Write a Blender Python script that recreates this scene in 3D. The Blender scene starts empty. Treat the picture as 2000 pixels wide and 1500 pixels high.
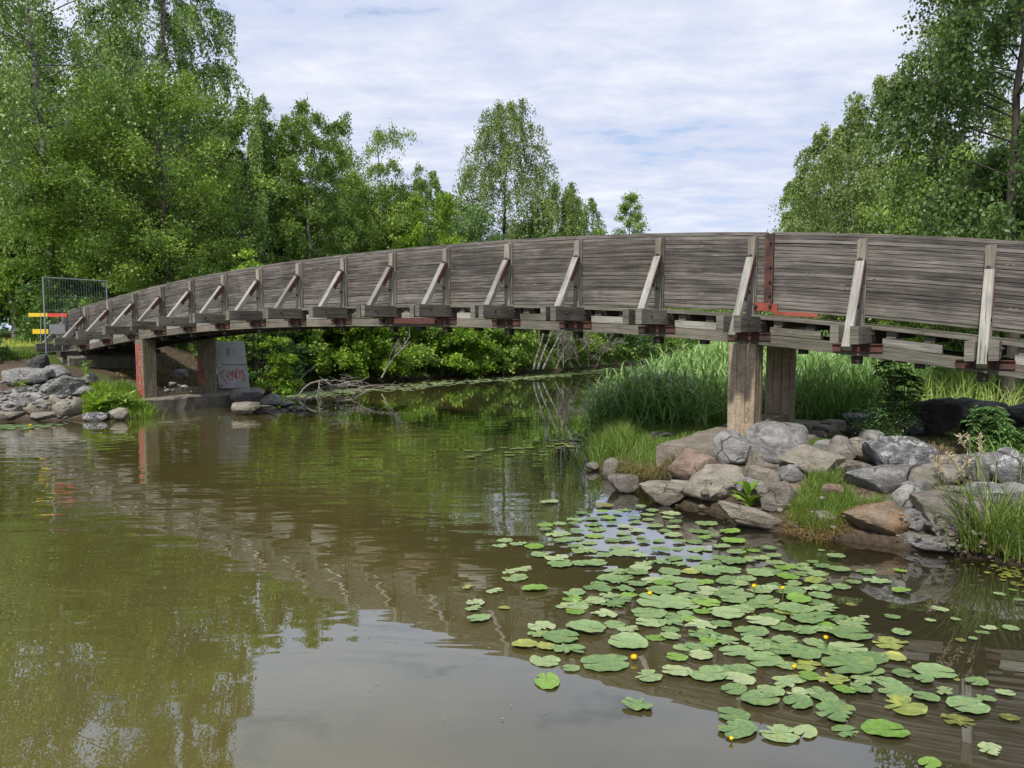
import bpy, math, random
import numpy as np
from mathutils import Vector

# ------------------------------------------------------------------ camera, sky, sun, exposure
SC = bpy.context.scene
COL = SC.collection
CAM_H, PITCH, FPX = 2.1, math.radians(4.2), 1428.0
cam_d = bpy.data.cameras.new('camera'); cam = bpy.data.objects.new('camera', cam_d); COL.objects.link(cam)
cam.location = (0, 0, CAM_H); cam.rotation_euler = (math.radians(90) - PITCH, 0, 0)
cam_d.sensor_width = 36; cam_d.lens = FPX / 2000 * 36; cam_d.clip_start = .05; cam_d.clip_end = 3000
SC.camera = cam
SUN_EL, SUN_DIR = math.radians(51), (-.42, -.80)       # towards the sun, in plan
SC.view_settings.view_transform = 'Standard'; SC.view_settings.look = 'None'
SC.view_settings.gamma = 1; SC.view_settings.exposure = 0.58
try: SC.view_settings.use_curve_mapping = False
except Exception: pass
SC.render.engine = 'CYCLES'
SC.cycles.max_bounces = 6; SC.cycles.diffuse_bounces = 3; SC.cycles.glossy_bounces = 3
SC.cycles.transmission_bounces = 4; SC.cycles.transparent_max_bounces = 6
SC.cycles.caustics_reflective = False; SC.cycles.caustics_refractive = False

world = bpy.data.worlds.new('World'); SC.world = world; world.use_nodes = True


class NT:
    """small helper around a node tree"""
    def __init__(s, tree): s.t = tree; s.n = tree.nodes; s.l = tree.links
    def new(s, typ, ins=None, **kw):
        nd = s.n.new(typ)
        for k, v in kw.items(): setattr(nd, k, v)
        for k, v in (ins or {}).items():
            sock = nd.inputs[k]
            if isinstance(v, bpy.types.NodeSocket): s.l.new(v, sock)
            else:
                if isinstance(v, tuple) and len(v) == 3 and sock.type == 'RGBA': v = v + (1,)
                sock.default_value = v
        return nd
    def math(s, op, a, b=None, clamp=False):
        nd = s.n.new('ShaderNodeMath'); nd.operation = op; nd.use_clamp = clamp
        for i, v in enumerate((a, b)):
            if v is None: continue
            if isinstance(v, bpy.types.NodeSocket): s.l.new(v, nd.inputs[i])
            else: nd.inputs[i].default_value = v
        return nd.outputs[0]
    def ramp(s, fac, stops, interp='LINEAR'):
        nd = s.n.new('ShaderNodeValToRGB'); s.l.new(fac, nd.inputs[0]); cr = nd.color_ramp; cr.interpolation = interp
        while len(cr.elements) < len(stops): cr.elements.new(.5)
        for e, (p, c) in zip(cr.elements, stops):
            e.position = p; e.color = (c + (1,)) if isinstance(c, tuple) else (c, c, c, 1)
        return nd.outputs[0]
    def rng(s, v, a, b, c=0., d=1.):
        nd = s.new('ShaderNodeMapRange', {'Value': v, 'From Min': a, 'From Max': b, 'To Min': c, 'To Max': d}); return nd.outputs[0]
    def mix(s, f, a, b, blend='MIX'):
        nd = s.n.new('ShaderNodeMix'); nd.data_type = 'RGBA'; nd.blend_type = blend
        for i, v in ((0, f), (6, a), (7, b)):
            if isinstance(v, bpy.types.NodeSocket): s.l.new(v, nd.inputs[i])
            else: nd.inputs[i].default_value = (v + (1,)) if isinstance(v, tuple) else v
        return nd.outputs[2]
    def noise(s, vec, scale, detail=3, rough=.55, dist=0.):
        nd = s.new('ShaderNodeTexNoise', {'Scale': scale, 'Detail': detail, 'Roughness': rough, 'Distortion': dist})
        if vec is not None: s.l.new(vec, nd.inputs['Vector'])
        return nd.outputs[0]
    def mapping(s, vec, scale=(1, 1, 1), loc=(0, 0, 0), rot=(0, 0, 0)):
        return s.new('ShaderNodeMapping', {'Vector': vec, 'Scale': scale, 'Location': loc, 'Rotation': rot}).outputs[0]


def build_world():
    w = NT(world.node_tree); w.n.clear()
    out = w.new('ShaderNodeOutputWorld')
    sky = w.new('ShaderNodeTexSky', sky_type='NISHITA', sun_disc=False, sun_elevation=SUN_EL,
                sun_rotation=math.atan2(SUN_DIR[0], SUN_DIR[1]))
    bg1 = w.new('ShaderNodeBackground', {'Color': sky.outputs[0], 'Strength': .11})
    tc = w.new('ShaderNodeTexCoord').outputs['Generated']
    sp = w.new('ShaderNodeSeparateXYZ', {0: tc})
    zz = w.math('ADD', w.math('MAXIMUM', sp.outputs[2], 0.), .10)
    pl = w.new('ShaderNodeCombineXYZ', {0: w.math('DIVIDE', sp.outputs[0], zz), 1: w.math('DIVIDE', sp.outputs[1], zz)}).outputs[0]
    m1 = w.mapping(pl, (.75, 1.15, 1), (3.1, 1.7, 0), (0, 0, .25))
    n1 = w.noise(m1, 1.1, 6, .58, .25)
    n2 = w.noise(w.mapping(pl, (1, 1.5, 1), (8, 2, 0), (0, 0, .2)), 3.2, 5, .6, .2)
    n3 = w.noise(w.mapping(pl, (.5, .5, 1), (5.3, 9, 0)), .55, 3, .5)
    f = w.math('ADD', w.math('MULTIPLY', n1, .44), w.math('ADD', w.math('MULTIPLY', n2, .44), w.math('MULTIPLY', n3, .12)))
    mask = w.rng(f, .345, .425)
    shade = w.ramp(f, [(.40, (.50, .58, .77)), (.47, (.57, .625, .775)), (.53, (.65, .69, .81)), (.61, (.77, .79, .86))])
    # the layer thins to a bluer tone towards the horizon and is greyer high up
    hz = w.rng(sp.outputs[2], .02, .20)
    shade = w.mix(w.math('MULTIPLY', w.math('SUBTRACT', 1., hz), .6), shade, (.55, .66, .86))
    hi = w.rng(sp.outputs[2], .33, .75)
    shade = w.mix(w.math('MULTIPLY', hi, .35), shade, (.46, .50, .60))
    bg2 = w.new('ShaderNodeBackground', {'Color': shade, 'Strength': .80})
    mx = w.new('ShaderNodeMixShader', {0: mask, 1: bg1.outputs[0], 2: bg2.outputs[0]})
    w.l.new(mx.outputs[0], out.inputs[0])


build_world()
sun_d = bpy.data.lights.new('sun', 'SUN'); sun_d.energy = 2.9; sun_d.angle = math.radians(3.0); sun_d.color = (1, .95, .86)
sun = bpy.data.objects.new('sun', sun_d); COL.objects.link(sun)
_v = Vector((SUN_DIR[0], SUN_DIR[1], 0)).normalized() * math.cos(SUN_EL) + Vector((0, 0, math.sin(SUN_EL)))
sun.rotation_euler = _v.to_track_quat('Z', 'Y').to_euler(); sun.location = (-10, -15, 30)

# ------------------------------------------------------------------ helpers
RND = random.Random(4)


def ray(px, py):
    v = (py - 750) / FPX
    return np.array([(px - 1000) / FPX, math.cos(PITCH) - v * math.sin(PITCH), -(math.sin(PITCH) + v * math.cos(PITCH))])


def at_z(px, py, z=0.):
    d = ray(px, py); s = (z - CAM_H) / d[2]; return np.array([d[0] * s, d[1] * s, z])


def at_y(px, py, y):
    d = ray(px, py); s = y / d[1]; return np.array([d[0] * s, y, CAM_H + d[2] * s])


def mesh_np(name, V, F, mat=None, attr=None, uv=None, smooth=False):
    """V (n,3); F (m,k) all faces of one size, or a list of index lists"""
    me = bpy.data.meshes.new(name)
    V = np.asarray(V, dtype=np.float32)
    if isinstance(F, np.ndarray):
        m, k = F.shape
        me.vertices.add(len(V)); me.vertices.foreach_set('co', V.ravel())
        me.loops.add(m * k); me.loops.foreach_set('vertex_index', F.astype(np.int32).ravel())
        me.polygons.add(m)
        me.polygons.foreach_set('loop_start', np.arange(0, m * k, k, dtype=np.int32))
        me.polygons.foreach_set('loop_total', np.full(m, k, dtype=np.int32))
        me.update(calc_edges=True)
    else:
        me.from_pydata(V.tolist(), [], F); me.update()
    if smooth: me.polygons.foreach_set('use_smooth', np.ones(len(me.polygons), dtype=bool))
    if attr is not None:
        for an, (dom, vals) in attr.items():
            a = me.attributes.new(an, 'FLOAT', dom); a.data.foreach_set('value', np.asarray(vals, dtype=np.float32))
    if uv is not None:
        l = me.uv_layers.new(name='UVMap'); l.data.foreach_set('uv', np.asarray(uv, dtype=np.float32).ravel())
    if mat: me.materials.append(mat)
    return me


def link(name, me, parent=None, loc=None):
    o = bpy.data.objects.new(name, me); COL.objects.link(o)
    if loc is not None: o.location = loc
    if parent is not None: o.parent = parent
    return o


def tag(o, label=None, cat=None, group=None, kind=None):
    if label: o['label'] = label
    if cat: o['category'] = cat
    if group: o['group'] = group
    if kind: o['kind'] = kind
    return o


def empty(name, loc, label, cat, group=None):
    o = bpy.data.objects.new(name, None); COL.objects.link(o); o.location = loc; o.empty_display_size = .2
    return tag(o, label, cat, group)


class MB:
    """collects prisms; writes world coordinates relative to a base point"""
    def __init__(s): s.V = []; s.F = []; s.U = []
    def sweep(s, P, A, B, a, b, cham=.12, jit=0., rng=None, cap=True):
        """sweep a chamfered rectangle (half sizes a along A, b along B) along points P"""
        P = [np.asarray(p, float) for p in P]; n = len(P)
        A = np.asarray(A, float); B = np.asarray(B, float)
        c = cham * min(a, b)
        prof = [(-a + c, -b), (a - c, -b), (a, -b + c), (a, b - c), (a - c, b), (-a + c, b), (-a, b - c), (-a, -b + c)]
        per = [0.]
        for i in range(8):
            q = prof[(i + 1) % 8]; per.append(per[-1] + math.hypot(q[0] - prof[i][0], q[1] - prof[i][1]))
        base = len(s.V); L = 0.; Ls = []
        for i, p in enumerate(P):
            if i: L += float(np.linalg.norm(p - P[i - 1]))
            Ls.append(L)
            Ai = A[i] if A.ndim == 2 else A; Bi = B[i] if B.ndim == 2 else B
            for (x, y) in prof:
                j = rng.uniform(-jit, jit) if rng else 0.
                k = rng.uniform(-jit, jit) if rng else 0.
                s.V.append(p + Ai * (x + j) + Bi * (y + k))
        for i in range(n - 1):
            for k in range(8):
                k2 = (k + 1) % 8
                s.F.append([base + i * 8 + k, base + i * 8 + k2, base + (i + 1) * 8 + k2, base + (i + 1) * 8 + k])
                s.U += [(Ls[i], per[k]), (Ls[i], per[k + 1]), (Ls[i + 1], per[k + 1]), (Ls[i + 1], per[k])]
        if cap:
            s.F.append([base + k for k in range(7, -1, -1)]); s.U += [(prof[k][0] * .2, prof[k][1]) for k in range(7, -1, -1)]
            e = base + (n - 1) * 8
            s.F.append([e + k for k in range(8)]); s.U += [(prof[k][0] * .2, prof[k][1]) for k in range(8)]
        return s
    def box(s, c, X, Y, Z, hx, hy, hz, **kw):
        c = np.asarray(c, float); X = np.asarray(X, float)
        return s.sweep([c - X * hx, c + X * hx], Y, Z, hy, hz, **kw)
    def tube(s, P, R, n=6):
        P = [np.asarray(p, float) for p in P]; base = len(s.V); L = 0.
        for i, p in enumerate(P):
            d = P[min(i + 1, len(P) - 1)] - P[max(i - 1, 0)]; d = d / (np.linalg.norm(d) + 1e-9)
            u = np.cross(d, (0, 0, 1.)); 
            if np.linalg.norm(u) < .05: u = np.cross(d, (0, 1., 0))
            u /= np.linalg.norm(u); w = np.cross(d, u)
            r = R[i] if hasattr(R, '__len__') else R
            for k in range(n):
                t = 2 * math.pi * k / n; s.V.append(p + (u * math.cos(t) + w * math.sin(t)) * r)
        for i in range(len(P) - 1):
            l = float(np.linalg.norm(P[i + 1] - P[i]))
            for k in range(n):
                k2 = (k + 1) % n
                s.F.append([base + i * n + k, base + i * n + k2, base + (i + 1) * n + k2, base + (i + 1) * n + k])
                s.U += [(L, k / n), (L, (k + 1) / n), (L + l, (k + 1) / n), (L + l, k / n)]
            L += l
        s.F.append([base + k for k in range(n)]); s.U += [(0, 0)] * n
        e = base + (len(P) - 1) * n
        s.F.append([e + k for k in range(n)]); s.U += [(0, 0)] * n
        return s
    def build(s, name, mat, parent=None, base=None, smooth=False):
        if base is None:
            q = parent
            while q is not None and q.type != 'EMPTY': q = q.parent
            base = np.array(q.location) if q is not None else np.zeros(3)
        V = np.array(s.V) - np.asarray(base)
        me = mesh_np(name, V, s.F, mat, uv=s.U, smooth=smooth)
        bm_fix(me)
        return link(name, me, parent, None if parent is not None else base)


def bm_fix(me):
    import bmesh
    bm = bmesh.new(); bm.from_mesh(me); bmesh.ops.recalc_face_normals(bm, faces=bm.faces); bm.to_mesh(me); bm.free()


# ------------------------------------------------------------------ materials
MATS = {}


def new_mat(name):
    m = bpy.data.materials.new(name); m.use_nodes = True; t = NT(m.node_tree); t.n.clear()
    out = t.new('ShaderNodeOutputMaterial'); MATS[name] = m; return m, t, out


def wood_mat(name, dark, mid, light, green=.0, warm=(.20, .125, .075)):
    m, t, out = new_mat(name)
    uv = t.new('ShaderNodeUVMap').outputs[0]
    rnd = t.new('ShaderNodeObjectInfo').outputs['Random']
    off = t.new('ShaderNodeCombineXYZ', {0: t.math('MULTIPLY', rnd, 37.), 1: t.math('MULTIPLY', rnd, 11.)}).outputs[0]
    v = t.new('ShaderNodeVectorMath', {0: uv, 1: off}, operation='ADD').outputs[0]
    g1 = t.noise(t.mapping(v, (1.3, 48, 1)), 1.6, 5, .68, .08)
    g2 = t.noise(t.mapping(v, (3.0, 150, 1)), 1.0, 3, .6, .15)
    lo = t.noise(t.mapping(v, (1.1, 14, 1)), 1.1, 4, .6, .3)
    f = t.math('ADD', t.math('MULTIPLY', g1, .62), t.math('ADD', t.math('MULTIPLY', g2, .34), t.math('MULTIPLY', t.math('SUBTRACT', rnd, .5), .15)))
    f = t.math('ADD', f, t.math('MULTIPLY', t.math('SUBTRACT', lo, .5), .42))
    col = t.ramp(f, [(.30, dark), (.46, mid), (.62, light)])
    col = t.mix(t.rng(lo, .52, .78, 0, .55), col, warm)
    # dark drying cracks along the grain and a few knots
    cr = t.noise(t.mapping(v, (1.1, 70, 1), (4, 9, 0)), 1.0, 4, .7, .35)
    crk = t.rng(cr, .405, .345)
    kn = t.new('ShaderNodeTexVoronoi', {'Vector': t.mapping(v, (2.6, 9.5, 1)), 'Scale': 1., 'Randomness': 1.})
    kd = t.math('ADD', kn.outputs['Distance'], t.math('MULTIPLY', t.math('SUBTRACT', g1, .5), .10))
    kcol = t.new('ShaderNodeSeparateColor', {0: kn.outputs['Color']}).outputs[0]
    kon = t.math('GREATER_THAN', kcol, .42)
    ring = t.math('MULTIPLY', t.rng(kd, .15, .10), kon)
    core = t.math('MULTIPLY', t.rng(kd, .085, .055), kon)
    col = t.mix(t.math('MULTIPLY', ring, .55), col, tuple(min(1, c * 1.35) for c in light))
    col = t.mix(core, col, tuple(c * .45 for c in dark))
    st = t.noise(t.new('ShaderNodeNewGeometry').outputs['Position'], 1.1, 4, .65, .4)
    col = t.mix(t.rng(st, .50, .68, 0, .45), col, tuple(c * .9 for c in dark)); col = t.mix(t.rng(st, .46, .34, 0, .35), col, light)
    col = t.mix(t.math('MULTIPLY', crk, .85), col, tuple(c * .35 for c in dark))
    geo = t.new('ShaderNodeNewGeometry')
    if green:
        nz = t.new('ShaderNodeSeparateXYZ', {0: geo.outputs['Normal']}).outputs[2]
        mo = t.noise(geo.outputs['Position'], 9., 4, .6)
        col = t.mix(t.math('MULTIPLY', t.math('MULTIPLY', t.rng(nz, .2, .8), t.rng(mo, .42, .6)), green), col, (.10, .115, .035))
        mo2 = t.noise(geo.outputs['Position'], 2.2, 4, .6)
        col = t.mix(t.math('MULTIPLY', t.rng(mo2, .56, .72), green * .4), col, (.16, .17, .09))
    h = t.math('SUBTRACT', t.math('ADD', t.math('MULTIPLY', g1, .6), t.math('MULTIPLY', g2, .5)), t.math('MULTIPLY', crk, .9))
    bump = t.new('ShaderNodeBump', {'Height': h, 'Strength': .8, 'Distance': .006}).outputs[0]
    b = t.new('ShaderNodeBsdfPrincipled', {'Base Color': col, 'Roughness': .88, 'Normal': bump, 'Specular IOR Level': .25})
    t.l.new(b.outputs[0], out.inputs[0]); return m


M_PLANK = wood_mat('weathered_wood', (0.032, 0.028, 0.027), (0.124, 0.110, 0.102), (0.286, 0.261, 0.240), .5, (0.151, 0.113, 0.086))
M_POST = wood_mat('post_wood', (.10, .092, .075), (.235, .220, .180), (.40, .375, .315), .35, (.22, .17, .11))
M_BEAM = wood_mat('beam_wood', (.055, .050, .042), (.150, .140, .116), (.28, .262, .222), .5, (.17, .14, .10))
M_BRACE = wood_mat('brace_wood', (.11, .104, .094), (.26, .25, .225), (.43, .415, .38), .15, (.30, .24, .17))
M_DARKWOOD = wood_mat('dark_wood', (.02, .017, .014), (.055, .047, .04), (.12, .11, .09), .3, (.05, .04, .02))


def simple_mat(name, c1, c2, scale=12, rough=.8, bump=.3, metal=0., c3=None, dist=.01):
    m, t, out = new_mat(name)
    pos = t.new('ShaderNodeNewGeometry').outputs['Position']
    n = t.noise(pos, scale, 5, .65); n2 = t.noise(pos, scale * .23, 3, .5)
    col = t.ramp(n, [(.35, c1), (.65, c2)])
    if c3: col = t.mix(t.rng(n2, .50, .62), col, c3)
    bp = t.new('ShaderNodeBump', {'Height': n, 'Strength': bump, 'Distance': dist}).outputs[0]
    b = t.new('ShaderNodeBsdfPrincipled', {'Base Color': col, 'Roughness': rough, 'Metallic': metal, 'Normal': bp})
    t.l.new(b.outputs[0], out.inputs[0]); return m


M_RUST = simple_mat('red_oxide_steel', (.062, .028, .022), (.130, .048, .036), 30, .75, .4, c3=(.04, .022, .018))
M_REDPAINT = simple_mat('bright_red_primer', (.27, .060, .038), (.35, .082, .052), 22, .65, .2, c3=(.22, .05, .03))
M_BOLT = simple_mat('rusty_bolt', (.025, .015, .012), (.07, .035, .022), 60, .7, .4)
M_STEEL = simple_mat('galvanised_steel', (.25, .27, .29), (.36, .38, .40), 40, .45, .1, .6)
M_YELLOW = simple_mat('yellow_paint', (.75, .50, .02), (.82, .58, .03), 10, .5, .05)
M_RED = simple_mat('red_paint', (.62, .05, .03), (.70, .08, .04), 10, .5, .05)
M_GREY = simple_mat('grey_board', (.16, .165, .18), (.20, .205, .22), 8, .6, .05)
M_GRAF = simple_mat('red_spray_paint', (.42, .05, .045), (.60, .10, .09), 30, .6, .05)
M_GRAFB = simple_mat('black_spray_paint', (.03, .03, .035), (.06, .06, .07), 25, .6, .05)
M_WHITEB = simple_mat('white_painted_board', (.42, .43, .42), (.55, .56, .55), 5, .7, .15, c3=(.40, .41, .40))
M_FLOWER = simple_mat('yellow_petal', (.85, .50, .01), (.95, .68, .02), 80, .5, .05)
M_STEMG = simple_mat('green_stem', (.07, .10, .02), (.11, .15, .04), 40, .6, .05)
M_SEED = simple_mat('pale_seed_head', (.38, .30, .18), (.58, .48, .32), 60, .8, .1)
M_DEAD = simple_mat('dead_branch', (.15, .13, .11), (.34, .31, .27), 30, .85, .3)


def concrete_mat(name, a, b, c, wall=False):
    m, t, out = new_mat(name)
    pos = t.new('ShaderNodeNewGeometry').outputs['Position']
    n = t.noise(pos, 6, 6, .7); fine = t.noise(pos, 75, 3, .7)
    st = t.noise(t.mapping(pos, (7, 7, .5)), 2.0, 4, .6)
    f = t.math('ADD', t.math('MULTIPLY', n, .45), t.math('ADD', t.math('MULTIPLY', fine, .35), t.math('MULTIPLY', st, .25)))
    col = t.ramp(f, [(.38, a), (.52, b), (.66, c)])
    vo = t.new('ShaderNodeTexVoronoi', {'Vector': pos, 'Scale': 60.}).outputs['Color']
    vs = t.new('ShaderNodeSeparateColor', {0: vo}).outputs[0]
    col = t.mix(t.rng(vs, .75, .95, 0, .25), col, tuple(min(1, x * 1.4) for x in c))
    col = t.mix(t.rng(vs, .22, .08, 0, .35), col, tuple(x * .5 for x in a))
    col = t.mix(t.rng(st, .56, .70, 0, .6), col, tuple(x * .55 for x in a))
    h = t.math('ADD', t.math('MULTIPLY', fine, .6), n)
    bp = t.new('ShaderNodeBump', {'Height': h, 'Strength': .55, 'Distance': .012}).outputs[0]
    bs = t.new('ShaderNodeBsdfPrincipled', {'Base Color': col, 'Roughness': .9, 'Normal': bp, 'Specular IOR Level': .2})
    t.l.new(bs.outputs[0], out.inputs[0]); return m


M_CONC = concrete_mat('pier_concrete', (.17, .13, .088), (.33, .262, .185), (.48, .40, .30))
M_SLAB = concrete_mat('slab_concrete', (.11, .095, .075), (.20, .18, .145), (.34, .30, .25))
M_CONCG = concrete_mat('far_pier_concrete', (.10, .085, .06), (.22, .19, .13), (.34, .30, .22))


def rock_mat(name, a, b, c, lich=(.42, .42, .38), amt=.5, patch=None):
    m, t, out = new_mat(name)
    tc = t.new('ShaderNodeTexCoord').outputs['Object']; geo = t.new('ShaderNodeNewGeometry')
    rnd = t.new('ShaderNodeObjectInfo').outputs['Random']
    off = t.new('ShaderNodeCombineXYZ', {0: t.math('MULTIPLY', rnd, 50.), 1: t.math('MULTIPLY', rnd, 23.), 2: rnd}).outputs[0]
    p = t.new('ShaderNodeVectorMath', {0: tc, 1: off}, operation='ADD').outputs[0]
    n = t.noise(p, 5, 7, .7, .4); fine = t.noise(p, 60, 4, .75); band = t.noise(t.mapping(p, (1.5, 1.5, 9), rot=(.5, .3, 0)), 1.6, 4, .6, .8)
    f = t.math('ADD', t.math('MULTIPLY', n, .5), t.math('ADD', t.math('MULTIPLY', fine, .30), t.math('MULTIPLY', band, .22)))
    f = t.math('ADD', f, t.math('MULTIPLY', t.math('SUBTRACT', rnd, .5), .12))
    col = t.ramp(f, [(.38, a), (.51, b), (.66, c)])
    nz = t.new('ShaderNodeSeparateXYZ', {0: geo.outputs['Normal']}).outputs[2]
    li = t.noise(p, 14, 6, .75, .6)
    lm = t.math('MULTIPLY', t.math('MULTIPLY', t.rng(li, .50, .57), t.rng(nz, -.2, .5)), amt)
    col = t.mix(lm, col, lich)
    moss = t.noise(p, 3.5, 4, .6)
    col = t.mix(t.math('MULTIPLY', t.rng(moss, .60, .72), .45), col, (.11, .105, .055))
    if patch: col = t.mix(t.rng(t.noise(p, 2.4, 4, .6, .5), .50, .60, 0, .8), col, patch)
    zw = t.new('ShaderNodeSeparateXYZ', {0: geo.outputs['Position']}).outputs[2]
    zz = t.math('ADD', zw, t.math('MULTIPLY', t.math('SUBTRACT', n, .5), .06))
    wet = t.rng(zz, .075, .02)
    col = t.mix(t.math('MULTIPLY', wet, .72), col, (.035, .03, .02))
    cn = t.new('ShaderNodeTexVoronoi', {'Vector': t.mix(.12, p, t.new('ShaderNodeTexNoise', {'Vector': p, 'Scale': 6.}).outputs['Color']), 'Scale': 2.1}, feature='DISTANCE_TO_EDGE').outputs[0]
    crk = t.math('MULTIPLY', t.rng(cn, .020, .0), t.rng(t.noise(p, 2.1, 2, .5), .50, .58))
    col = t.mix(t.math('MULTIPLY', crk, .65), col, tuple(x * .4 for x in a))
    spk = t.noise(p, 130, 2, .6); col = t.mix(t.rng(spk, .60, .70, 0, .5), col, tuple(min(1, x * 1.5) for x in c)); col = t.mix(t.rng(spk, .40, .32, 0, .5), col, tuple(x * .5 for x in a))
    h = t.math('ADD', t.math('MULTIPLY', fine, .5), t.math('ADD', t.math('MULTIPLY', n, 1.2), t.math('MULTIPLY', band, .6)))
    h = t.math('SUBTRACT', h, t.math('MULTIPLY', crk, .6))
    bp = t.new('ShaderNodeBump', {'Height': h, 'Strength': 1., 'Distance': .055}).outputs[0]
    ro = t.rng(wet, 0, 1, .88, .45)
    bs = t.new('ShaderNodeBsdfPrincipled', {'Base Color': col, 'Roughness': ro, 'Normal': bp, 'Specular IOR Level': .3})
    t.l.new(bs.outputs[0], out.inputs[0]); return m


R_GREY = rock_mat('grey_granite', (0.090, 0.088, 0.086), (0.228, 0.222, 0.214), (0.480, 0.468, 0.444))
R_TAN = rock_mat('tan_granite', (0.134, 0.112, 0.087), (0.302, 0.269, 0.213), (0.470, 0.426, 0.347), amt=.35)
R_PINK = rock_mat('pink_granite', (.15, .095, .075), (.29, .20, .16), (.40, .32, .27), amt=.15)
R_DARK = rock_mat('dark_stone', (0.033, 0.032, 0.030), (0.083, 0.080, 0.075), (0.210, 0.203, 0.195), (0.330, 0.330, 0.300), .3)  # dark stones; its tone also paints in the shade on the black boulders
R_BROWN = rock_mat('brown_gneiss', (0.106, 0.088, 0.075), (0.237, 0.206, 0.181), (0.425, 0.388, 0.338), amt=.2, patch=(0.250, 0.231, 0.188))
R_LICH = rock_mat('lichened_granite', (0.084, 0.084, 0.090), (0.192, 0.192, 0.198), (0.432, 0.432, 0.420), (0.620, 0.620, 0.600), .9)
R_ORANGE = rock_mat('orange_brown_gneiss', (.09, .06, .04), (.22, .16, .11), (.42, .33, .23), amt=.2, patch=(.34, .22, .12))


def leaf_mat(name, cols, trans=.35, rough=.48, spec=.5, attr='v', tint=.12):
    m, t, out = new_mat(name)
    v = t.new('ShaderNodeAttribute', attribute_name=attr).outputs['Fac']
    rnd = t.new('ShaderNodeObjectInfo').outputs['Random']
    v = t.math('ADD', v, t.math('MULTIPLY', t.math('SUBTRACT', rnd, .5), tint))
    n = len(cols)
    col = t.ramp(v, [((i + .3) / n, c) for i, c in enumerate(cols)])
    b = t.new('ShaderNodeBsdfPrincipled', {'Base Color': col, 'Roughness': rough, 'Specular IOR Level': spec})
    tl = t.new('ShaderNodeBsdfTranslucent', {'Color': t.mix(.5, col, (.24, .34, .03), 'MIX')})
    mx = t.new('ShaderNodeMixShader', {0: trans, 1: b.outputs[0], 2: tl.outputs[0]})
    t.l.new(mx.outputs[0], out.inputs[0]); return m


L_BIRCH = leaf_mat('birch_leaves', [(0.083, 0.166, 0.046), (0.157, 0.271, 0.073), (0.240, 0.374, 0.101), (0.374, 0.519, 0.157)])
L_LIME = leaf_mat('bright_leaves', [(0.075, 0.149, 0.018), (0.149, 0.283, 0.026), (0.253, 0.424, 0.035), (0.402, 0.564, 0.067)], .42)
L_MID = leaf_mat('mid_green_leaves', [(0.087, 0.172, 0.037), (0.172, 0.301, 0.054), (0.284, 0.430, 0.076), (0.431, 0.580, 0.124)], .38)
L_MAPLE = leaf_mat('maple_leaves', [(0.065, 0.127, 0.029), (0.122, 0.215, 0.043), (0.200, 0.323, 0.060), (0.388, 0.531, 0.086)], .40)
L_DARK = leaf_mat('dark_leaves', [(0.049, 0.112, 0.040), (0.093, 0.195, 0.062), (0.157, 0.290, 0.088), (0.255, 0.400, 0.133)], .28)
L_ALDER = leaf_mat('alder_leaves', [(0.038, 0.084, 0.026), (0.070, 0.138, 0.036), (0.115, 0.198, 0.048), (0.192, 0.281, 0.090)], .34, .42, .5)
L_OLIVE = leaf_mat('olive_birch_leaves', [(0.083, 0.131, 0.037), (0.148, 0.223, 0.059), (0.223, 0.315, 0.083), (0.334, 0.436, 0.140)], .36)
L_GRASS = leaf_mat('grass_blades', [(0.081, 0.149, 0.023), (0.132, 0.230, 0.032), (0.190, 0.299, 0.044), (0.299, 0.345, 0.103)], .35)
L_DRY = leaf_mat('dry_grass_blades', [(0.200, 0.120, 0.045), (0.300, 0.200, 0.080), (0.400, 0.280, 0.120), (0.220, 0.260, 0.060)], .2)
L_REED = leaf_mat('reed_blades', [(0.100, 0.200, 0.054), (0.154, 0.299, 0.076), (0.217, 0.390, 0.100), (0.344, 0.508, 0.181)], .32, .45, .5)
L_SEDGE = leaf_mat('blue_green_blades', [(0.039, 0.091, 0.046), (0.065, 0.137, 0.065), (0.111, 0.195, 0.098), (0.169, 0.260, 0.143)], .25, .42, .5)
L_MEADOW = leaf_mat('meadow_blades', [(0.105, 0.180, 0.030), (0.165, 0.285, 0.043), (0.255, 0.390, 0.060), (0.450, 0.480, 0.150)], .35)
L_LAWN = leaf_mat('lawn_blades', [(.22, .29, .035), (.33, .39, .05), (.44, .47, .07), (.55, .53, .16)], .3)


def bark_mat(name, a, b, white=None):
    m, t, out = new_mat(name)
    tc = t.new('ShaderNodeTexCoord').outputs['Object']
    n = t.noise(t.mapping(tc, (9, 9, 2)), 2.5, 5, .7)
    col = t.ramp(n, [(.35, a), (.65, b)])
    if white:
        n2 = t.noise(t.mapping(tc, (3, 3, 9)), 1.5, 4, .6, .4)
        col = t.mix(t.rng(n2, .44, .52), col, white)
    bp = t.new('ShaderNodeBump', {'Height': n, 'Strength': .6, 'Distance': .02}).outputs[0]
    bs = t.new('ShaderNodeBsdfPrincipled', {'Base Color': col, 'Roughness': .9, 'Normal': bp})
    t.l.new(bs.outputs[0], out.inputs[0]); return m


B_BIRCH = bark_mat('birch_bark', (.03, .028, .025), (.12, .11, .10), (.26, .25, .23))
B_DARK = bark_mat('dark_bark', (.03, .026, .02), (.09, .078, .06))
B_GREY = bark_mat('grey_bark', (.08, .075, .065), (.20, .185, .16))

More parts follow.
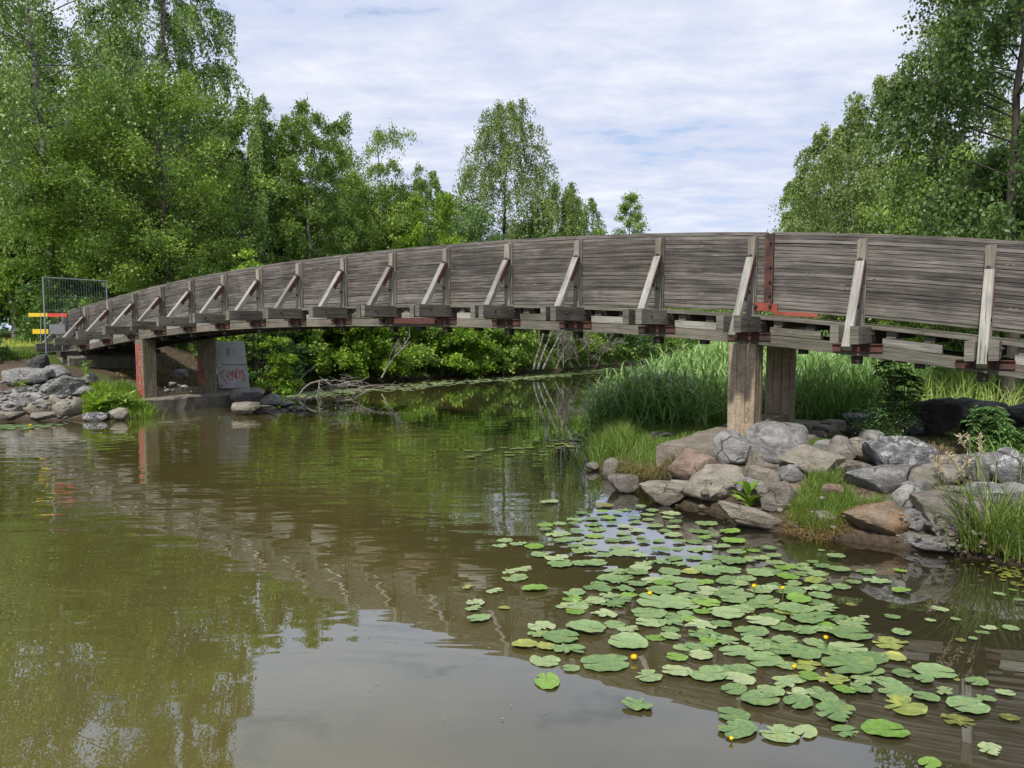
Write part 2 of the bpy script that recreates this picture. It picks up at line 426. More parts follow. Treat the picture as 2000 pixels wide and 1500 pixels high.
# ------------------------------------------------------------------ water outline and terrain
# vertices of the waterline: (px, py) pixels on z=0 or world xy ('w'), then bank height and width of the slope
SH = [(-900, 850, 1.3, 4.5), (-300, 836, 1.35, 4.2), (0, 824, 1.35, 4.0), (130, 821, 1.38, 4.2), (240, 818, 1.25, 4.8), (290, 812, 1.2, 5), (320, 800, 1.1, 5),
      (400, 790, 1.1, 5), (455, 786, 1.0, 5), (470, 796, .9, 5), (530, 793, .9, 4), (525, 781, .9, 4), (500, 773, .9, 4), (560, 762, .8, 2.5), (640, 753, .8, 2.2),
      (750, 745, .8, 2.2), (900, 735, .8, 2.2), (1000, 729, .8, 2.2), (1100, 722, .8, 2.2), (1200, 715, .8, 2.2), (1320, 704, .8, 2.5),
      (1500, 698, .8, 3), (1560, 702, .5, 4), (1450, 713, .4, 5), (1330, 733, .4, 5), (1270, 762, .35, 4), (1235, 800, .3, 3),
      (1165, 845, .28, 1.2), (1150, 880, .28, .8), (1150, 914, .30, .7), (1205, 928, .42, .7), (1300, 968, .62, 1.1), (1300, 985, .5, 1.6),
      (1400, 1003, .55, 2.0), (1480, 1033, .6, 2.0), (1560, 1048, .6, 1.9), (1650, 1058, .62, 1.9), (1750, 1072, .65, 1.9), (1850, 1083, .65, 1.8),
      (1950, 1098, .65, 1.8), (2080, 1130, .65, 1.8), (2300, 1185, .6, 1.8)]
SHORE = [tuple(at_z(a, b)[:2]) + (h, w) for a, b, h, w in SH]
SHORE += [(9.5, 2.6, .6, 1.5), (7, 1.2, .5, 1), (0, 1.1, .5, .8), (-8, 1.2, .5, 1), (-22, 2.0, .6, 2), (-34, 8, 1.2, 4)]
SP = np.array([(a[0], a[1]) for a in SHORE]); SHW = np.array([(a[2], a[3]) for a in SHORE])
# resample for attribute blending
_rs, _ra = [], []
for i in range(len(SP)):
    j = (i + 1) % len(SP); n = max(1, int(np.linalg.norm(SP[j] - SP[i]) / .8))
    for k in range(n):
        f = k / n; _rs.append(SP[i] * (1 - f) + SP[j] * f); _ra.append(SHW[i] * (1 - f) + SHW[j] * f)
RS, RA = np.array(_rs), np.array(_ra)
BU = np.array([-.814, .581]); BU = BU / np.linalg.norm(BU); BN = np.array([-BU[1], BU[0]])      # along the bridge; towards the camera
B0 = np.array([3.3, 10.07])


def signed_dist(X, Y):
    X = np.asarray(X, float).ravel(); Y = np.asarray(Y, float).ravel(); P = np.c_[X, Y]
    d2 = np.full(len(P), 1e18); ins = np.zeros(len(P), bool)
    for i in range(len(SP)):
        a = SP[i]; b = SP[(i + 1) % len(SP)]; ab = b - a
        t = np.clip(((P - a) @ ab) / (ab @ ab), 0, 1)
        q = a + t[:, None] * ab - P; d2 = np.minimum(d2, (q ** 2).sum(1))
        c = ((a[1] > P[:, 1]) != (b[1] > P[:, 1])) & (P[:, 0] < (b[0] - a[0]) * (P[:, 1] - a[1]) / (b[1] - a[1] + 1e-12) + a[0])
        ins ^= c
    return np.sqrt(d2) * np.where(ins, -1, 1)


def vnoise(x, y, s=1., seed=0):
    r = np.zeros_like(x, dtype=float)
    rr = np.random.RandomState(seed)
    for k in range(7):
        a, b, c = rr.uniform(-1, 1), rr.uniform(-1, 1), rr.uniform(0, 6.28); f = s * 1.55 ** k
        r += np.sin((a * x + b * y) * f * 2 + c + 1.7 * np.sin((b * x - a * y) * f * 1.3 + c)) / 1.35 ** k
    return r / 3.2


def terrain(X, Y):
    X = np.asarray(X, float); shp = X.shape; x = X.ravel(); y = np.asarray(Y, float).ravel()
    d = signed_dist(x, y)
    hm = np.zeros(len(x)); wd = np.zeros(len(x))
    for c in range(0, len(x), 20000):
        q = (x[c:c + 20000, None] - RS[None, :, 0]) ** 2 + (y[c:c + 20000, None] - RS[None, :, 1]) ** 2
        w = 1 / (q + .05) ** 2; w /= w.sum(1, keepdims=True); hm[c:c + 20000] = w @ RA[:, 0]; wd[c:c + 20000] = w @ RA[:, 1]
    a = np.clip(d / wd, 0, 1)
    h = hm * (a * (2 - a)) + np.where(x < -9, .034, .012) * np.clip(d - wd, 0, 32)
    nz = vnoise(x, y, .55, 3) * .05 + vnoise(x, y, 2.2, 5) * .025
    h = np.where(d > 0, h + nz * np.clip(d / .6, 0, 1), -np.minimum(1.3, -d * .55) - .02)
    # approach to the left end of the bridge, at deck level
    t = (x - B0[0]) * BU[0] + (y - B0[1]) * BU[1]; o = (x - B0[0]) * BN[0] + (y - B0[1]) * BN[1]
    k = np.clip((t - 19.6) / 1.2, 0, 1) * np.clip(1.6 - np.abs(o + 1.1) / 3.2, 0, 1)
    h = np.where(d > 0, h + k * np.clip(1.62 - h, 0, 1), h)
    return h.reshape(shp)


def ground(x, y): return float(terrain(np.array([x]), np.array([y]))[0])


def hit(px, py, maxd=90.):
    """where the view of a point of the ground meets land or water"""
    d = ray(px, py); s = np.concatenate([np.arange(3, 30, .06), np.arange(30, maxd, .4)])
    X, Y, Z = d[0] * s, d[1] * s, CAM_H + d[2] * s
    g = np.maximum(terrain(X, Y), 0); k = np.argmax(Z <= g)
    if Z[k] > g[k]: k = len(s) - 1
    return np.array([X[k], Y[k], g[k]])


def hits(px, py):
    """the same for many points, by iteration"""
    px = np.asarray(px, float); py = np.asarray(py, float); v = (py - 750) / FPX
    dx = (px - 1000) / FPX; dy = math.cos(PITCH) - v * math.sin(PITCH); dz = -(math.sin(PITCH) + v * math.cos(PITCH))
    z = np.zeros(len(px))
    for _ in range(9):
        s = (CAM_H - z) / -dz; z = z * .4 + .6 * np.maximum(terrain(dx * s, dy * s), 0)
    s = (CAM_H - z) / -dz
    return np.c_[dx * s, dy * s, z]


def axis(near, step, far, lo, hi):
    pts = list(np.arange(near[0], near[1], step)); s = step; v = near[1]
    while v < hi: s *= 1.09; v += s; pts.append(v)
    s = step; v = near[0]
    while v > lo: s *= 1.09; v -= s; pts.insert(0, v)
    return np.array(pts)


def build_ground():
    xs = axis((-18, 13), .17, 0, -900, 900); ys = axis((5, 26), .17, 0, -300, 1600)
    X, Y = np.meshgrid(xs, ys); Z = terrain(X, Y); d = signed_dist(X, Y).reshape(X.shape)
    nx, ny = len(xs), len(ys); idx = np.arange(nx * ny).reshape(ny, nx)
    F = np.stack([idx[:-1, :-1], idx[:-1, 1:], idx[1:, 1:], idx[1:, :-1]], -1).reshape(-1, 4)
    V = np.c_[X.ravel(), Y.ravel(), Z.ravel()]
    # grass cover: bare earth on the path, in the shade under the bridge and at the water's edge
    t = (X - B0[0]) * BU[0] + (Y - B0[1]) * BU[1]; o = (X - B0[0]) * BN[0] + (Y - B0[1]) * BN[1]
    g = np.ones_like(X)
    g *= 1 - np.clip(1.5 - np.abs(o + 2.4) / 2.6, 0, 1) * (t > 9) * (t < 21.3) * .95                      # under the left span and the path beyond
    pth = np.clip(1.3 - np.hypot((X + 14.6) / 3.4, (Y - 19.0) / 1.5), 0, 1) * 2
    g *= 1 - np.clip(pth, 0, 1)
    g *= 1 - np.clip(1.25 - np.hypot((X - 6.2) / 1.7, (Y - 9.2) / 1.3), 0, 1)
    g *= np.clip(d / .5, .0, 1)
    g *= np.where((X < -6) & (Y < 19.6) & (X > -30), np.clip((d - 3.2) / 1.5, 0, 1), 1)
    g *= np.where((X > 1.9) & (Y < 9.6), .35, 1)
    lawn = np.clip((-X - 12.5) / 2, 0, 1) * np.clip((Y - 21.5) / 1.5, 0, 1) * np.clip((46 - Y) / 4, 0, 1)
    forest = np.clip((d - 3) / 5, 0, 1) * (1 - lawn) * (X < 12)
    m, T, out = new_mat('ground_soil_and_grass')
    ag = T.new('ShaderNodeAttribute', attribute_name='grass').outputs['Fac']
    al = T.new('ShaderNodeAttribute', attribute_name='lawn').outputs['Fac']
    af = T.new('ShaderNodeAttribute', attribute_name='forest').outputs['Fac']
    pos = T.new('ShaderNodeNewGeometry').outputs['Position']
    n = T.noise(pos, 1.6, 5, .6); f = T.noise(pos, 22, 5, .7); f2 = T.noise(pos, 70, 3, .7)
    soil = T.ramp(f, [(.35, (.05, .036, .025)), (.55, (.12, .09, .065)), (.7, (.21, .17, .125))])
    grass = T.ramp(f, [(.35, (.05, .085, .018)), (.6, (.11, .165, .03)), (.72, (.17, .22, .055))])
    lawnc = T.ramp(f, [(.35, (.20, .26, .035)), (.6, (.33, .38, .055)), (.72, (.42, .44, .10))])
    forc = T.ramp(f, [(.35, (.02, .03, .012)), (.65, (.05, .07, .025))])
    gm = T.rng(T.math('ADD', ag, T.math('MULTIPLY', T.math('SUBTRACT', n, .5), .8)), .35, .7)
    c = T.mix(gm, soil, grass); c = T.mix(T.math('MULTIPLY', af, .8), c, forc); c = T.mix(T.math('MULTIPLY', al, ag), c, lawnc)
    zw = T.new('ShaderNodeSeparateXYZ', {0: pos}).outputs[2]
    c = T.mix(T.rng(zw, .10, .0, 0, .75), c, (.03, .024, .014))
    bp = T.new('ShaderNodeBump', {'Height': T.math('ADD', f, T.math('MULTIPLY', f2, .4)), 'Strength': .8, 'Distance': .03}).outputs[0]
    b = T.new('ShaderNodeBsdfPrincipled', {'Base Color': c, 'Roughness': .95, 'Normal': bp, 'Specular IOR Level': .15})
    T.l.new(b.outputs[0], out.inputs[0])
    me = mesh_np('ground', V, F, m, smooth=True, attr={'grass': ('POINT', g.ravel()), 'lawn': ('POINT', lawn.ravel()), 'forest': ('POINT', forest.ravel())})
    tag(link('ground', me), kind='structure')


build_ground()


def build_water():
    xs = axis((-14, 8), .45, 0, -60, 70); ys = axis((2, 16), .45, 0, .6, 90)
    X, Y = np.meshgrid(xs, ys); nx, ny = len(xs), len(ys); idx = np.arange(nx * ny).reshape(ny, nx)
    F = np.stack([idx[:-1, :-1], idx[:-1, 1:], idx[1:, 1:], idx[1:, :-1]], -1).reshape(-1, 4)
    d = -signed_dist(X, Y)
    m, t, out = new_mat('murky_river_water')
    pos = t.new('ShaderNodeNewGeometry').outputs['Position']; sp = t.new('ShaderNodeSeparateXYZ', {0: pos})
    x, y = sp.outputs[0], sp.outputs[1]
    a1 = t.noise(t.mapping(pos, (.55, 2.0, 1), rot=(0, 0, -.12)), 1.25, 2, .45, .6)
    a2 = t.noise(t.mapping(pos, (1.3, 4.6, 1), (3, 7, 0), (0, 0, .08)), 1.1, 2, .4, .4)
    a3 = t.noise(t.mapping(pos, (.35, .7, 1), (9, 1, 0)), .8, 1, .4)
    # rings running out from the left pier
    dx = t.math('SUBTRACT', x, -9.2); dy = t.math('SUBTRACT', y, 16.6)
    r = t.math('SQRT', t.math('ADD', t.math('MULTIPLY', dx, dx), t.math('MULTIPLY', dy, dy)))
    rw = t.math('SINE', t.math('ADD', t.math('MULTIPLY', r, 15.), t.math('MULTIPLY', a1, 9.)))
    rm = t.math('MULTIPLY', t.rng(r, 1., 2.5), t.rng(r, 8.5, 4.))
    # lively in the middle of the pool, calm under the far bank and beside the lilies
    patch = t.noise(t.mapping(pos, (.22, .42, 1), (2, 5, 0)), 1., 2, .5)
    lx = t.rng(x, 1.2, -1.6); ly = t.math('MULTIPLY', t.rng(y, 3.6, 6.2), t.rng(y, 19., 13.))
    act = t.math('ADD', t.rng(y, 4.2, 7.5, .035, .10), t.math('MULTIPLY', t.math('MULTIPLY', lx, ly), t.rng(patch, .36, .56, .35, 1.)))
    h = t.math('ADD', t.math('MULTIPLY', a1, .0115), t.math('MULTIPLY', a2, .0038))
    h = t.math('ADD', h, t.math('MULTIPLY', a3, .006))
    h = t.math('ADD', h, t.math('MULTIPLY', t.math('MULTIPLY', rw, rm), .0009))
    h = t.math('MULTIPLY', h, act)
    bp = t.new('ShaderNodeBump', {'Height': h, 'Strength': 1., 'Distance': 1.}).outputs[0]
    mud = t.noise(pos, .5, 3, .5)
    shallow = t.new('ShaderNodeAttribute', attribute_name='deep').outputs['Fac']
    side = t.rng(t.math('ADD', x, t.math('MULTIPLY', y, .15)), -.5, 3.)
    body = t.mix(side, (.112, .095, .030), (.042, .037, .021))
    body = t.mix(t.rng(mud, .3, .7, 0, .3), body, (.038, .035, .011))
    dif = t.new('ShaderNodeBsdfDiffuse', {'Color': body})
    tr = t.new('ShaderNodeBsdfTransparent', {'Color': (.62, .52, .34)})
    see = t.rng(t.math('ADD', shallow, t.math('MULTIPLY', t.math('SUBTRACT', mud, .5), .4)), .1, 1.1, .75, 0.)
    base = t.new('ShaderNodeMixShader', {0: see, 1: dif.outputs[0], 2: tr.outputs[0]})
    gl = t.new('ShaderNodeBsdfGlossy', {'Color': (.94, .97, 1.), 'Roughness': .0, 'Normal': bp})
    lw = t.new('ShaderNodeLayerWeight', {'Blend': .5, 'Normal': bp}).outputs['Facing']
    fr = t.ramp(lw, [(.30, .09), (.50, .20), (.64, .36), (.75, .54), (.88, .72), (1., .95)])
    mx = t.new('ShaderNodeMixShader', {0: fr, 1: base.outputs[0], 2: gl.outputs[0]})
    t.l.new(mx.outputs[0], out.inputs[0])
    me = mesh_np('river_water', np.c_[X.ravel(), Y.ravel(), np.zeros(nx * ny)], F, m, attr={'deep': ('POINT', d.ravel())})
    tag(link('river_water', me), kind='structure')


build_water()

# ------------------------------------------------------------------ the timber footbridge
SPAN = 1.36
KT = np.array([SPAN * (15 - k) for k in range(21)])[::-1]
TOPS = np.array([2.62, 2.79, 2.95, 3.10, 3.22, 3.33, 3.42, 3.50, 3.55, 3.58, 3.59, 3.585, 3.565, 3.53, 3.48, 3.40, 3.27, 3.10, 2.88, 2.62, 2.33])[::-1]
BLKS = np.array([1.72, 1.90, 2.07, 2.21, 2.32, 2.40, 2.47, 2.525, 2.56, 2.565, 2.55, 2.53, 2.495, 2.45, 2.39, 2.31, 2.16, 1.98, 1.77, 1.52, 1.25])[::-1]
PBOT = np.array([-.08, -.08, -.08, -.07, -.06, -.05, -.04, -.03, -.02, -.01, 0, .015, .03, .045, .055, .07, .11, .12, .12, .12, .12])[::-1]


def _sm(arr):      # fine table of the curve, smoothed so the arch has no corners
    tt = np.linspace(KT[0] - .3, KT[-1] + .3, 600); p = np.polyfit(KT, arr, 6); return tt, np.polyval(p, tt)


_tt, _top = _sm(TOPS); _, _blk = _sm(BLKS); _, _pb = _sm(PBOT)
def TOP(t): return float(np.interp(t, _tt, _top))
def BLK(t): return float(np.interp(t, _tt, _blk))
def PB(t): return BLK(t) + float(np.interp(t, _tt, _pb))
def BP(t, o, z): p = B0 + BU * t + BN * o; return np.array([p[0], p[1], z])


U3 = np.array([BU[0], BU[1], 0.]); N3 = np.array([BN[0], BN[1], 0.]); Z3 = np.array([0, 0, 1.])
W_DECK = 1.85
_b = BP(9.5, -.9, 0)
bridge = empty('footbridge', tuple(_b), 'long grey weathered timber footbridge arching across the river on concrete piers', 'footbridge')
BLOC = np.array(_b)
rg = random.Random(11)


def place_copy(src, name, parent, M_from=None, loc=None):
    o = src.copy(); COL.objects.link(o); o.parent = parent; o.name = name
    if loc is not None: o.location = loc
    return o


def rail(t0, t1, o, n, mat, kick=True, thick=.065):
    ts = np.arange(t0, t1 + 1e-6, (t1 - t0) / max(2, round((t1 - t0) / .34)))
    for i in range(n):
        off = rg.uniform(-.0045, .0045); ph = rg.uniform(0, 6); gap = .0017 if i else .005
        P, Bv = [], []
        for t in ts:
            top = TOP(t) + .045; bot = PB(t); hh = (top - bot)
            wav = .0025 * math.sin(t * 1.7 + ph)
            z0 = bot + hh * i / n + gap + (0 if i else wav * 0); z1 = bot + hh * (i + 1) / n - gap * .6
            P.append(BP(t, o + off + wav - thick, (z0 + z1) / 2) - BLOC * 0); Bv.append(Z3 * (z1 - z0) / 2)
        A = np.repeat(N3[None, :], len(ts), 0)
        m = MB(); m.sweep(P, A, np.array(Bv), thick - (.010 if i == 0 else 0), 1., cham=.0, jit=0)
        # small chamfer in metres
        m.V = []; m.F = []; m.U = []
        c = .0035; L = 0.
        for q, (p, bv) in enumerate(zip(P, Bv)):
            b = np.linalg.norm(bv); a = thick - (.012 if i == 0 else 0)
            prof = [(-a, -b), (a - c, -b), (a, -b + c), (a, b - c), (a - c, b), (-a, b)]
            for (x, y) in prof: m.V.append(p + N3 * x + Z3 * (y + rg.uniform(-.0008, .0008)))
        K = 6
        for q in range(len(P) - 1):
            l0 = ts[q]; l1 = ts[q + 1]; pr = [0, .13, .135, .18, .185, .31, .36]
            for k in range(K):
                k2 = (k + 1) % K
                m.F.append([q * K + k, q * K + k2, (q + 1) * K + k2, (q + 1) * K + k])
                m.U += [(l0, pr[k]), (l0, pr[k + 1]), (l1, pr[k + 1]), (l1, pr[k])]
        m.F.append(list(range(K))[::-1]); m.U += [(0, .02 * k) for k in range(K)]
        e = (len(P) - 1) * K; m.F.append([e + k for k in range(K)]); m.U += [(0, .02 * k) for k in range(K)]
        m.build('plank', M_BEAM if (i == 0 and kick) else mat, bridge)


rail(-.17, 20.32, 0, 19, M_PLANK)
rail(-6.75, -.235, .012, 22, M_PLANK)
rail(-6.75, 20.32, -W_DECK + .13, 5, M_PLANK, False)


def bolt_mesh():
    m = MB(); 
    m.tube([(0, 0, 0), (0, 0, .012)], .024, 8); m.tube([(0, 0, .012), (0, 0, .034)], .014, 6)
    return m


_bm = bolt_mesh(); BOLT = mesh_np('bolt', np.array(_bm.V), _bm.F, M_BOLT); bm_fix(BOLT)


def bolt(parent, p, nrm, s=1.):
    """a bolt head as a child of a part of the bridge (parts share the bridge's origin)"""
    o = bpy.data.objects.new('bolt', BOLT); COL.objects.link(o); o.parent = parent
    o.location = Vector(np.asarray(p) - BLOC); o.rotation_euler = Vector(nrm).to_track_quat('Z', 'Y').to_euler(); o.scale = (s, s, s)
    return o


NEG_U = -U3
for k in range(21):
    t = SPAN * (15 - k) + rg.uniform(-.015, .015); b = BLK(t); T = TOP(t); near = k >= 12
    # pair of cross timbers clasping post and brace
    for sgn in (1, -1):
        o1 = .95 + rg.uniform(-.05, .05) - (.12 if (sgn > 0 and k < 12) else 0); o0 = -W_DECK - .85
        z = b - .105 + rg.uniform(-.008, .008)
        P = [BP(t + sgn * .106, o0 + (o1 - o0) * f, z) for f in np.linspace(0, 1, 8)]
        m = MB().sweep(P, U3, Z3, .047, .105, cham=.10, jit=.0022, rng=rg)
        cb = m.build('cross_beam', M_BEAM, bridge)
        if sgn < 0:
            for oo in (.66, .12): bolt(cb, BP(t - .153, oo, z + .01), NEG_U, .85)
    # post
    lean = rg.uniform(-.012, .012)
    m = MB()
    for q, (oo, ww) in enumerate(((.028, .026), (.086, .028))):       # split in two along its height
        P = [BP(t + lean * f + (.006 if q else 0), oo, b - .06 + (T - .02 - b + .06 - (.015 if q else 0)) * f) for f in np.linspace(0, 1, 6)]
        m.sweep(P, U3, N3, .050, ww, cham=.22, jit=.0016, rng=rg)
    po = m.build('post', M_POST, bridge)
    bolt(po, BP(t + .012, .114, T - .29), N3, 1.15); bolt(po, BP(t + .02, .114, b + (T - b) * .30), N3, 1.)
    # brace, leaning out to the ends of the cross timbers
    low = k >= 15
    pb = BP(t, .66 if not low else .80, b - .02 if not low else b - .27); pt = BP(t, .135, T - .33)
    d = (pt - pb) / np.linalg.norm(pt - pb); w = np.cross(U3, d)
    P = [pb + (pt - pb) * f for f in np.linspace(0, 1, 5)]
    m = MB().sweep(P, U3, w, .050, .047, cham=.14, jit=.0018, rng=rg)
    br = m.build('brace', M_BRACE, bridge)
    # steel strap on the flank of the brace
    L = np.linalg.norm(pt - pb); a = .50 if k < 14 else .62
    ws = w if w @ N3 > 0 else -w
    m = MB().sweep([pt - d * a * L * .86 - U3 * .056, pt + d * .03 - U3 * .056], U3, w, .005, .040, cham=.05)
    m.sweep([pt - d * a * L * .86 - ws * .052, pt + d * .02 - ws * .052], U3, w, .046, .004, cham=.05)
    st = m.build('steel_strap', M_RUST, bridge); st['label'] = 'red oxide steel strap on the brace'
    for f in (.12, .5): bolt(st, pt - d * L * a * f - U3 * .061, NEG_U, .6)
    # red saddle plate on the lower beam
    m = MB().sweep([BP(t + .29, .145, b - .280), BP(t - .29, .145, b - .280)], N3, Z3, .010, .046, cham=.1)
    m.sweep([BP(t + .29, .13, b - .230), BP(t - .29, .13, b - .230)], N3, Z3, .05, .006, cham=.1)
    sd = m.build('steel_bracket', M_RUST, bridge)
    for f in (.16, -.12): bolt(sd, BP(t + f, .155, b - .280), N3, 1.5)
    # block hanging under the lower beam
    m = MB().box(BP(t + .02, .02, b - .43), U3, N3, Z3, .055, .07, .05)
    m.build('packing_block', M_DARKWOOD, bridge)
    if k < 20:
        t2 = SPAN * (15 - k - 1); m = MB()
        ta, tb = t - .40 + (.12 if near else .1), t2 + .44
        P = [BP(ta + (tb - ta) * f, .06, BLK(ta + (tb - ta) * f) - .175) for f in np.linspace(0, 1, 4)]
        MB().sweep(P, N3, Z3, .075, .052, cham=.08, jit=.002, rng=rg).build('spacer_beam', M_BRACE if k % 3 else M_BEAM, bridge)
        for q in range(3):                                             # transverse joists whose ends show below the deck edge
            tj = t - SPAN * (q + .6) / 3.3 - .12
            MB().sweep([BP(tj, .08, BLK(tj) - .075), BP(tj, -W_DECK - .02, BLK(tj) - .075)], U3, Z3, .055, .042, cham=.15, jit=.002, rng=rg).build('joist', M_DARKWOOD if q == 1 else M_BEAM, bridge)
        tj = t - SPAN * .5
        MB().box(BP(tj, .0, BLK(tj) - .40), U3, N3, Z3, .05, .07, .04).build('packing_block', M_DARKWOOD, bridge)
# lower beams, the inner two added in darker wood as underside shade; deck boards
for o in (.05, -.9, -W_DECK + .05):
    for (a, b_) in ((-6.8, .02), (.035, 6.85), (6.87, 13.6), (13.62, 20.3)):
        ts = np.linspace(a, b_, 18)
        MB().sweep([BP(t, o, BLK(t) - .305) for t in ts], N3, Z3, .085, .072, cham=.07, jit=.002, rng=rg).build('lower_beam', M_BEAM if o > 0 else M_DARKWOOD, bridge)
for i in range(8):
    o = .09 - i * (W_DECK + .10) / 7.6
    ts = np.linspace(-6.85, 20.4, 60)
    MB().sweep([BP(t, o, BLK(t) - .003 + .002 * math.sin(t * 2 + i)) for t in ts], N3, Z3, .12 if i else .045, .026, cham=.1, jit=.0025, rng=rg).build('deck_board', M_BEAM, bridge)
# the steel joint beside the post over the right pier
m = MB().sweep([BP(-.215, .024, BLK(-.2) + .20), BP(-.215, .024, TOP(-.2) + .02)], U3, N3, .058, .010, cham=.1)
m.sweep([BP(-.27, .045, BLK(-.2) + .20), BP(-.27, .045, TOP(-.2) + .02)], N3, U3, .03, .006, cham=.1)
jp = m.build('joint_plate', M_RUST, bridge); jp['label'] = 'dark red steel plate at the joint of the rail'
for z in (.10, .42, .62, .80): bolt(jp, BP(-.235, .034, TOP(-.2) - z), N3, .9)
j2 = MB().sweep([BP(.0, .045, BLK(0) + .135), BP(-.345, .045, BLK(-.3) + .135)], N3, Z3, .010, .055, cham=.1).build('joint_plate', M_REDPAINT, bridge)
j2['label'] = 'bright red steel plate at the foot of the joint'
for tq in (-.06, -.25): bolt(j2, BP(tq, .056, BLK(0) + .135), N3, 1.0)
MB().sweep([BP(-.30, .06, BLK(-.3) + .065), BP(-.86, .06, BLK(-.86) + .085)], N3, Z3, .012, .026, cham=.1).build('joint_plate', M_REDPAINT, bridge)
for (ta, tb) in ((5.45, 6.75),):
    MB().sweep([BP(ta, .172, BLK(ta) - .27), BP(tb, .172, BLK(tb) - .27)], N3, Z3, .008, .055, cham=.1).build('steel_channel', M_RUST, bridge)

# ------------------------------------------------------------------ piers, abutment, graffiti


def groove_prism(m, c, h, hx, hy, X, Y, ng=2, depth=.014, rng=None, seg=6):
    """a column with shallow vertical board joints"""
    pr = []
    def side(a, b):
        a = np.array(a); b = np.array(b); d = b - a; L = np.linalg.norm(d); d = d / L; nn = np.array([d[1], -d[0]])
        pr.append(a + d * .015)
        for g in range(ng):
            q = L * (g + 1) / (ng + 1)
            pr.extend([a + d * (q - .012), a + d * q - nn * depth, a + d * (q + .012)])
        pr.append(b - d * .015)
    side((-hx, -hy), (hx, -hy)); side((hx, -hy), (hx, hy)); side((hx, hy), (-hx, hy)); side((-hx, hy), (-hx, -hy))
    n = len(pr); base = len(m.V)
    for i in range(seg + 1):
        for q in pr:
            j = rng.uniform(-.0025, .0025) if rng else 0
            m.V.append(np.asarray(c) + X * (q[0] + j) + Y * (q[1] + j) + Z3 * (h * i / seg))
    for i in range(seg):
        for k in range(n):
            k2 = (k + 1) % n
            m.F.append([base + i * n + k, base + i * n + k2, base + (i + 1) * n + k2, base + (i + 1) * n + k]); m.U += [(0, 0)] * 4
    m.F.append([base + k for k in range(n)][::-1]); m.U += [(0, 0)] * n
    m.F.append([base + seg * n + k for k in range(n)]); m.U += [(0, 0)] * n


def scribble(name, strokes, org, U, V, N, width, mat, parent):
    """sprayed strokes as flat ribbons 4 mm proud of a face"""
    m = MB()
    for s in strokes:
        pts = [np.array(p, float) for p in s]
        # round the polyline
        for _ in range(2):
            q = [pts[0]]
            for a, b in zip(pts[:-1], pts[1:]): q += [a * .75 + b * .25, a * .25 + b * .75]
            q.append(pts[-1]); pts = q
        base = len(m.V)
        for i, p in enumerate(pts):
            d = pts[min(i + 1, len(pts) - 1)] - pts[max(i - 1, 0)]; d = d / (np.linalg.norm(d) + 1e-9); w = np.array([-d[1], d[0]]) * width / 2
            for q in (p - w, p + w): m.V.append(np.asarray(org) + U * q[0] + V * q[1] + N * .005)
        for i in range(len(pts) - 1):
            a = base + 2 * i; m.F.append([a, a + 1, a + 3, a + 2]); m.U += [(0, 0)] * 4
    return m.build(name, mat, parent)


def slab_mesh(m, c, X, Y, hx, hy, z0, z1, rng, seg=14, r=.06):
    """rough cast slab with rounded, uneven edges"""
    P = [np.asarray(c) + X * (-hx + 2 * hx * i / seg) + Z3 * ((z0 + z1) / 2) for i in range(seg + 1)]
    m.sweep(P, Y, Z3, hy, (z1 - z0) / 2, cham=.16, jit=.018, rng=rng)


def make_pier(t, ztop_off, zfoot, o_list, foot, mat, label, name='bridge_pier'):
    c0 = BP(t, -.9, zfoot)
    root = empty(name, tuple(c0), label, 'bridge pier')
    for o in o_list:
        m = MB(); groove_prism(m, BP(t, o, zfoot - .02), BLK(t) - .38 - zfoot + .02, .185, .185, U3, N3, 2, rng=rg)
        m.build('column', mat, root)
    m = MB().sweep([BP(t, o_list[0] - .18, zfoot + .10), BP(t, o_list[1] + .18, zfoot + .10)], U3, Z3, .13, .105, cham=.1, jit=.004, rng=rg)
    m.build('tie_beam', mat, root)
    m = MB().sweep([BP(t, .12, BLK(t) - .40), BP(t, -1.87, BLK(t) - .40)], U3, Z3, .16, .02, cham=.1)
    m.build('bearing_plate', M_DARKWOOD, root)
    m = MB(); slab_mesh(m, BP(t, (foot[0] + foot[1]) / 2, 0), N3, U3, (foot[0] - foot[1]) / 2, foot[2], foot[3], zfoot, rg)
    m.build('footing', M_SLAB, root)
    return root


pier_r = make_pier(.08, 0, .60, (0., -1.75), (1.16, -2.7, .80, -.15), M_CONC, 'brown concrete pier on the rocky right bank under the red joint of the rail')
pier_l = make_pier(15.95, 0, .33, (.0, -1.75), (.55, -2.55, .62, -.25), M_CONCG, 'concrete pier with red graffiti on its columns at the left bank')
# red tags on the outward faces of the left pier's columns
tagl = [[(-.10, 1.32), (-.02, 1.36), (.06, 1.30), (-.08, 1.20), (.08, 1.16)], [(-.09, 1.08), (.09, 1.10), (.02, 1.00), (-.09, .98)],
        [(-.08, .92), (.08, .94), (.09, .80), (-.06, .78), (-.08, .90)], [(-.09, .70), (.08, .74), (-.04, .62), (.10, .60), (.02, .50), (-.08, .48)],
        [(-.08, .42), (.02, .46), (.08, .34), (-.06, .28), (.08, .22), (.0, .14)], [(-.09, .16), (.09, .12), (.10, .02), (-.06, .04), (-.02, .16)],
        [(-.06, 1.30), (-.08, .30)], [(.06, .52), (.08, .10)], [(-.1, .10), (-.04, .02), (.09, .08)]]
scribble('graffiti', tagl, BP(15.95, .187, .36), -U3 * 1.45, Z3, N3, .034, M_GRAF, pier_l)
tag2 = [[(-.06, .92), (-.02, .40)], [(-.04, .62), (.06, .60), (.09, .42), (.0, .30), (-.08, .36), (-.04, .56)], [(-.08, .86), (.06, .80)], [(.07, .74), (.08, .20)], [(-.06, .26), (.04, .16), (.07, .05)]]
scribble('graffiti', tag2, BP(15.95, -1.563, .38), -U3 * 1.4, Z3, N3, .04, M_GRAF, pier_l)

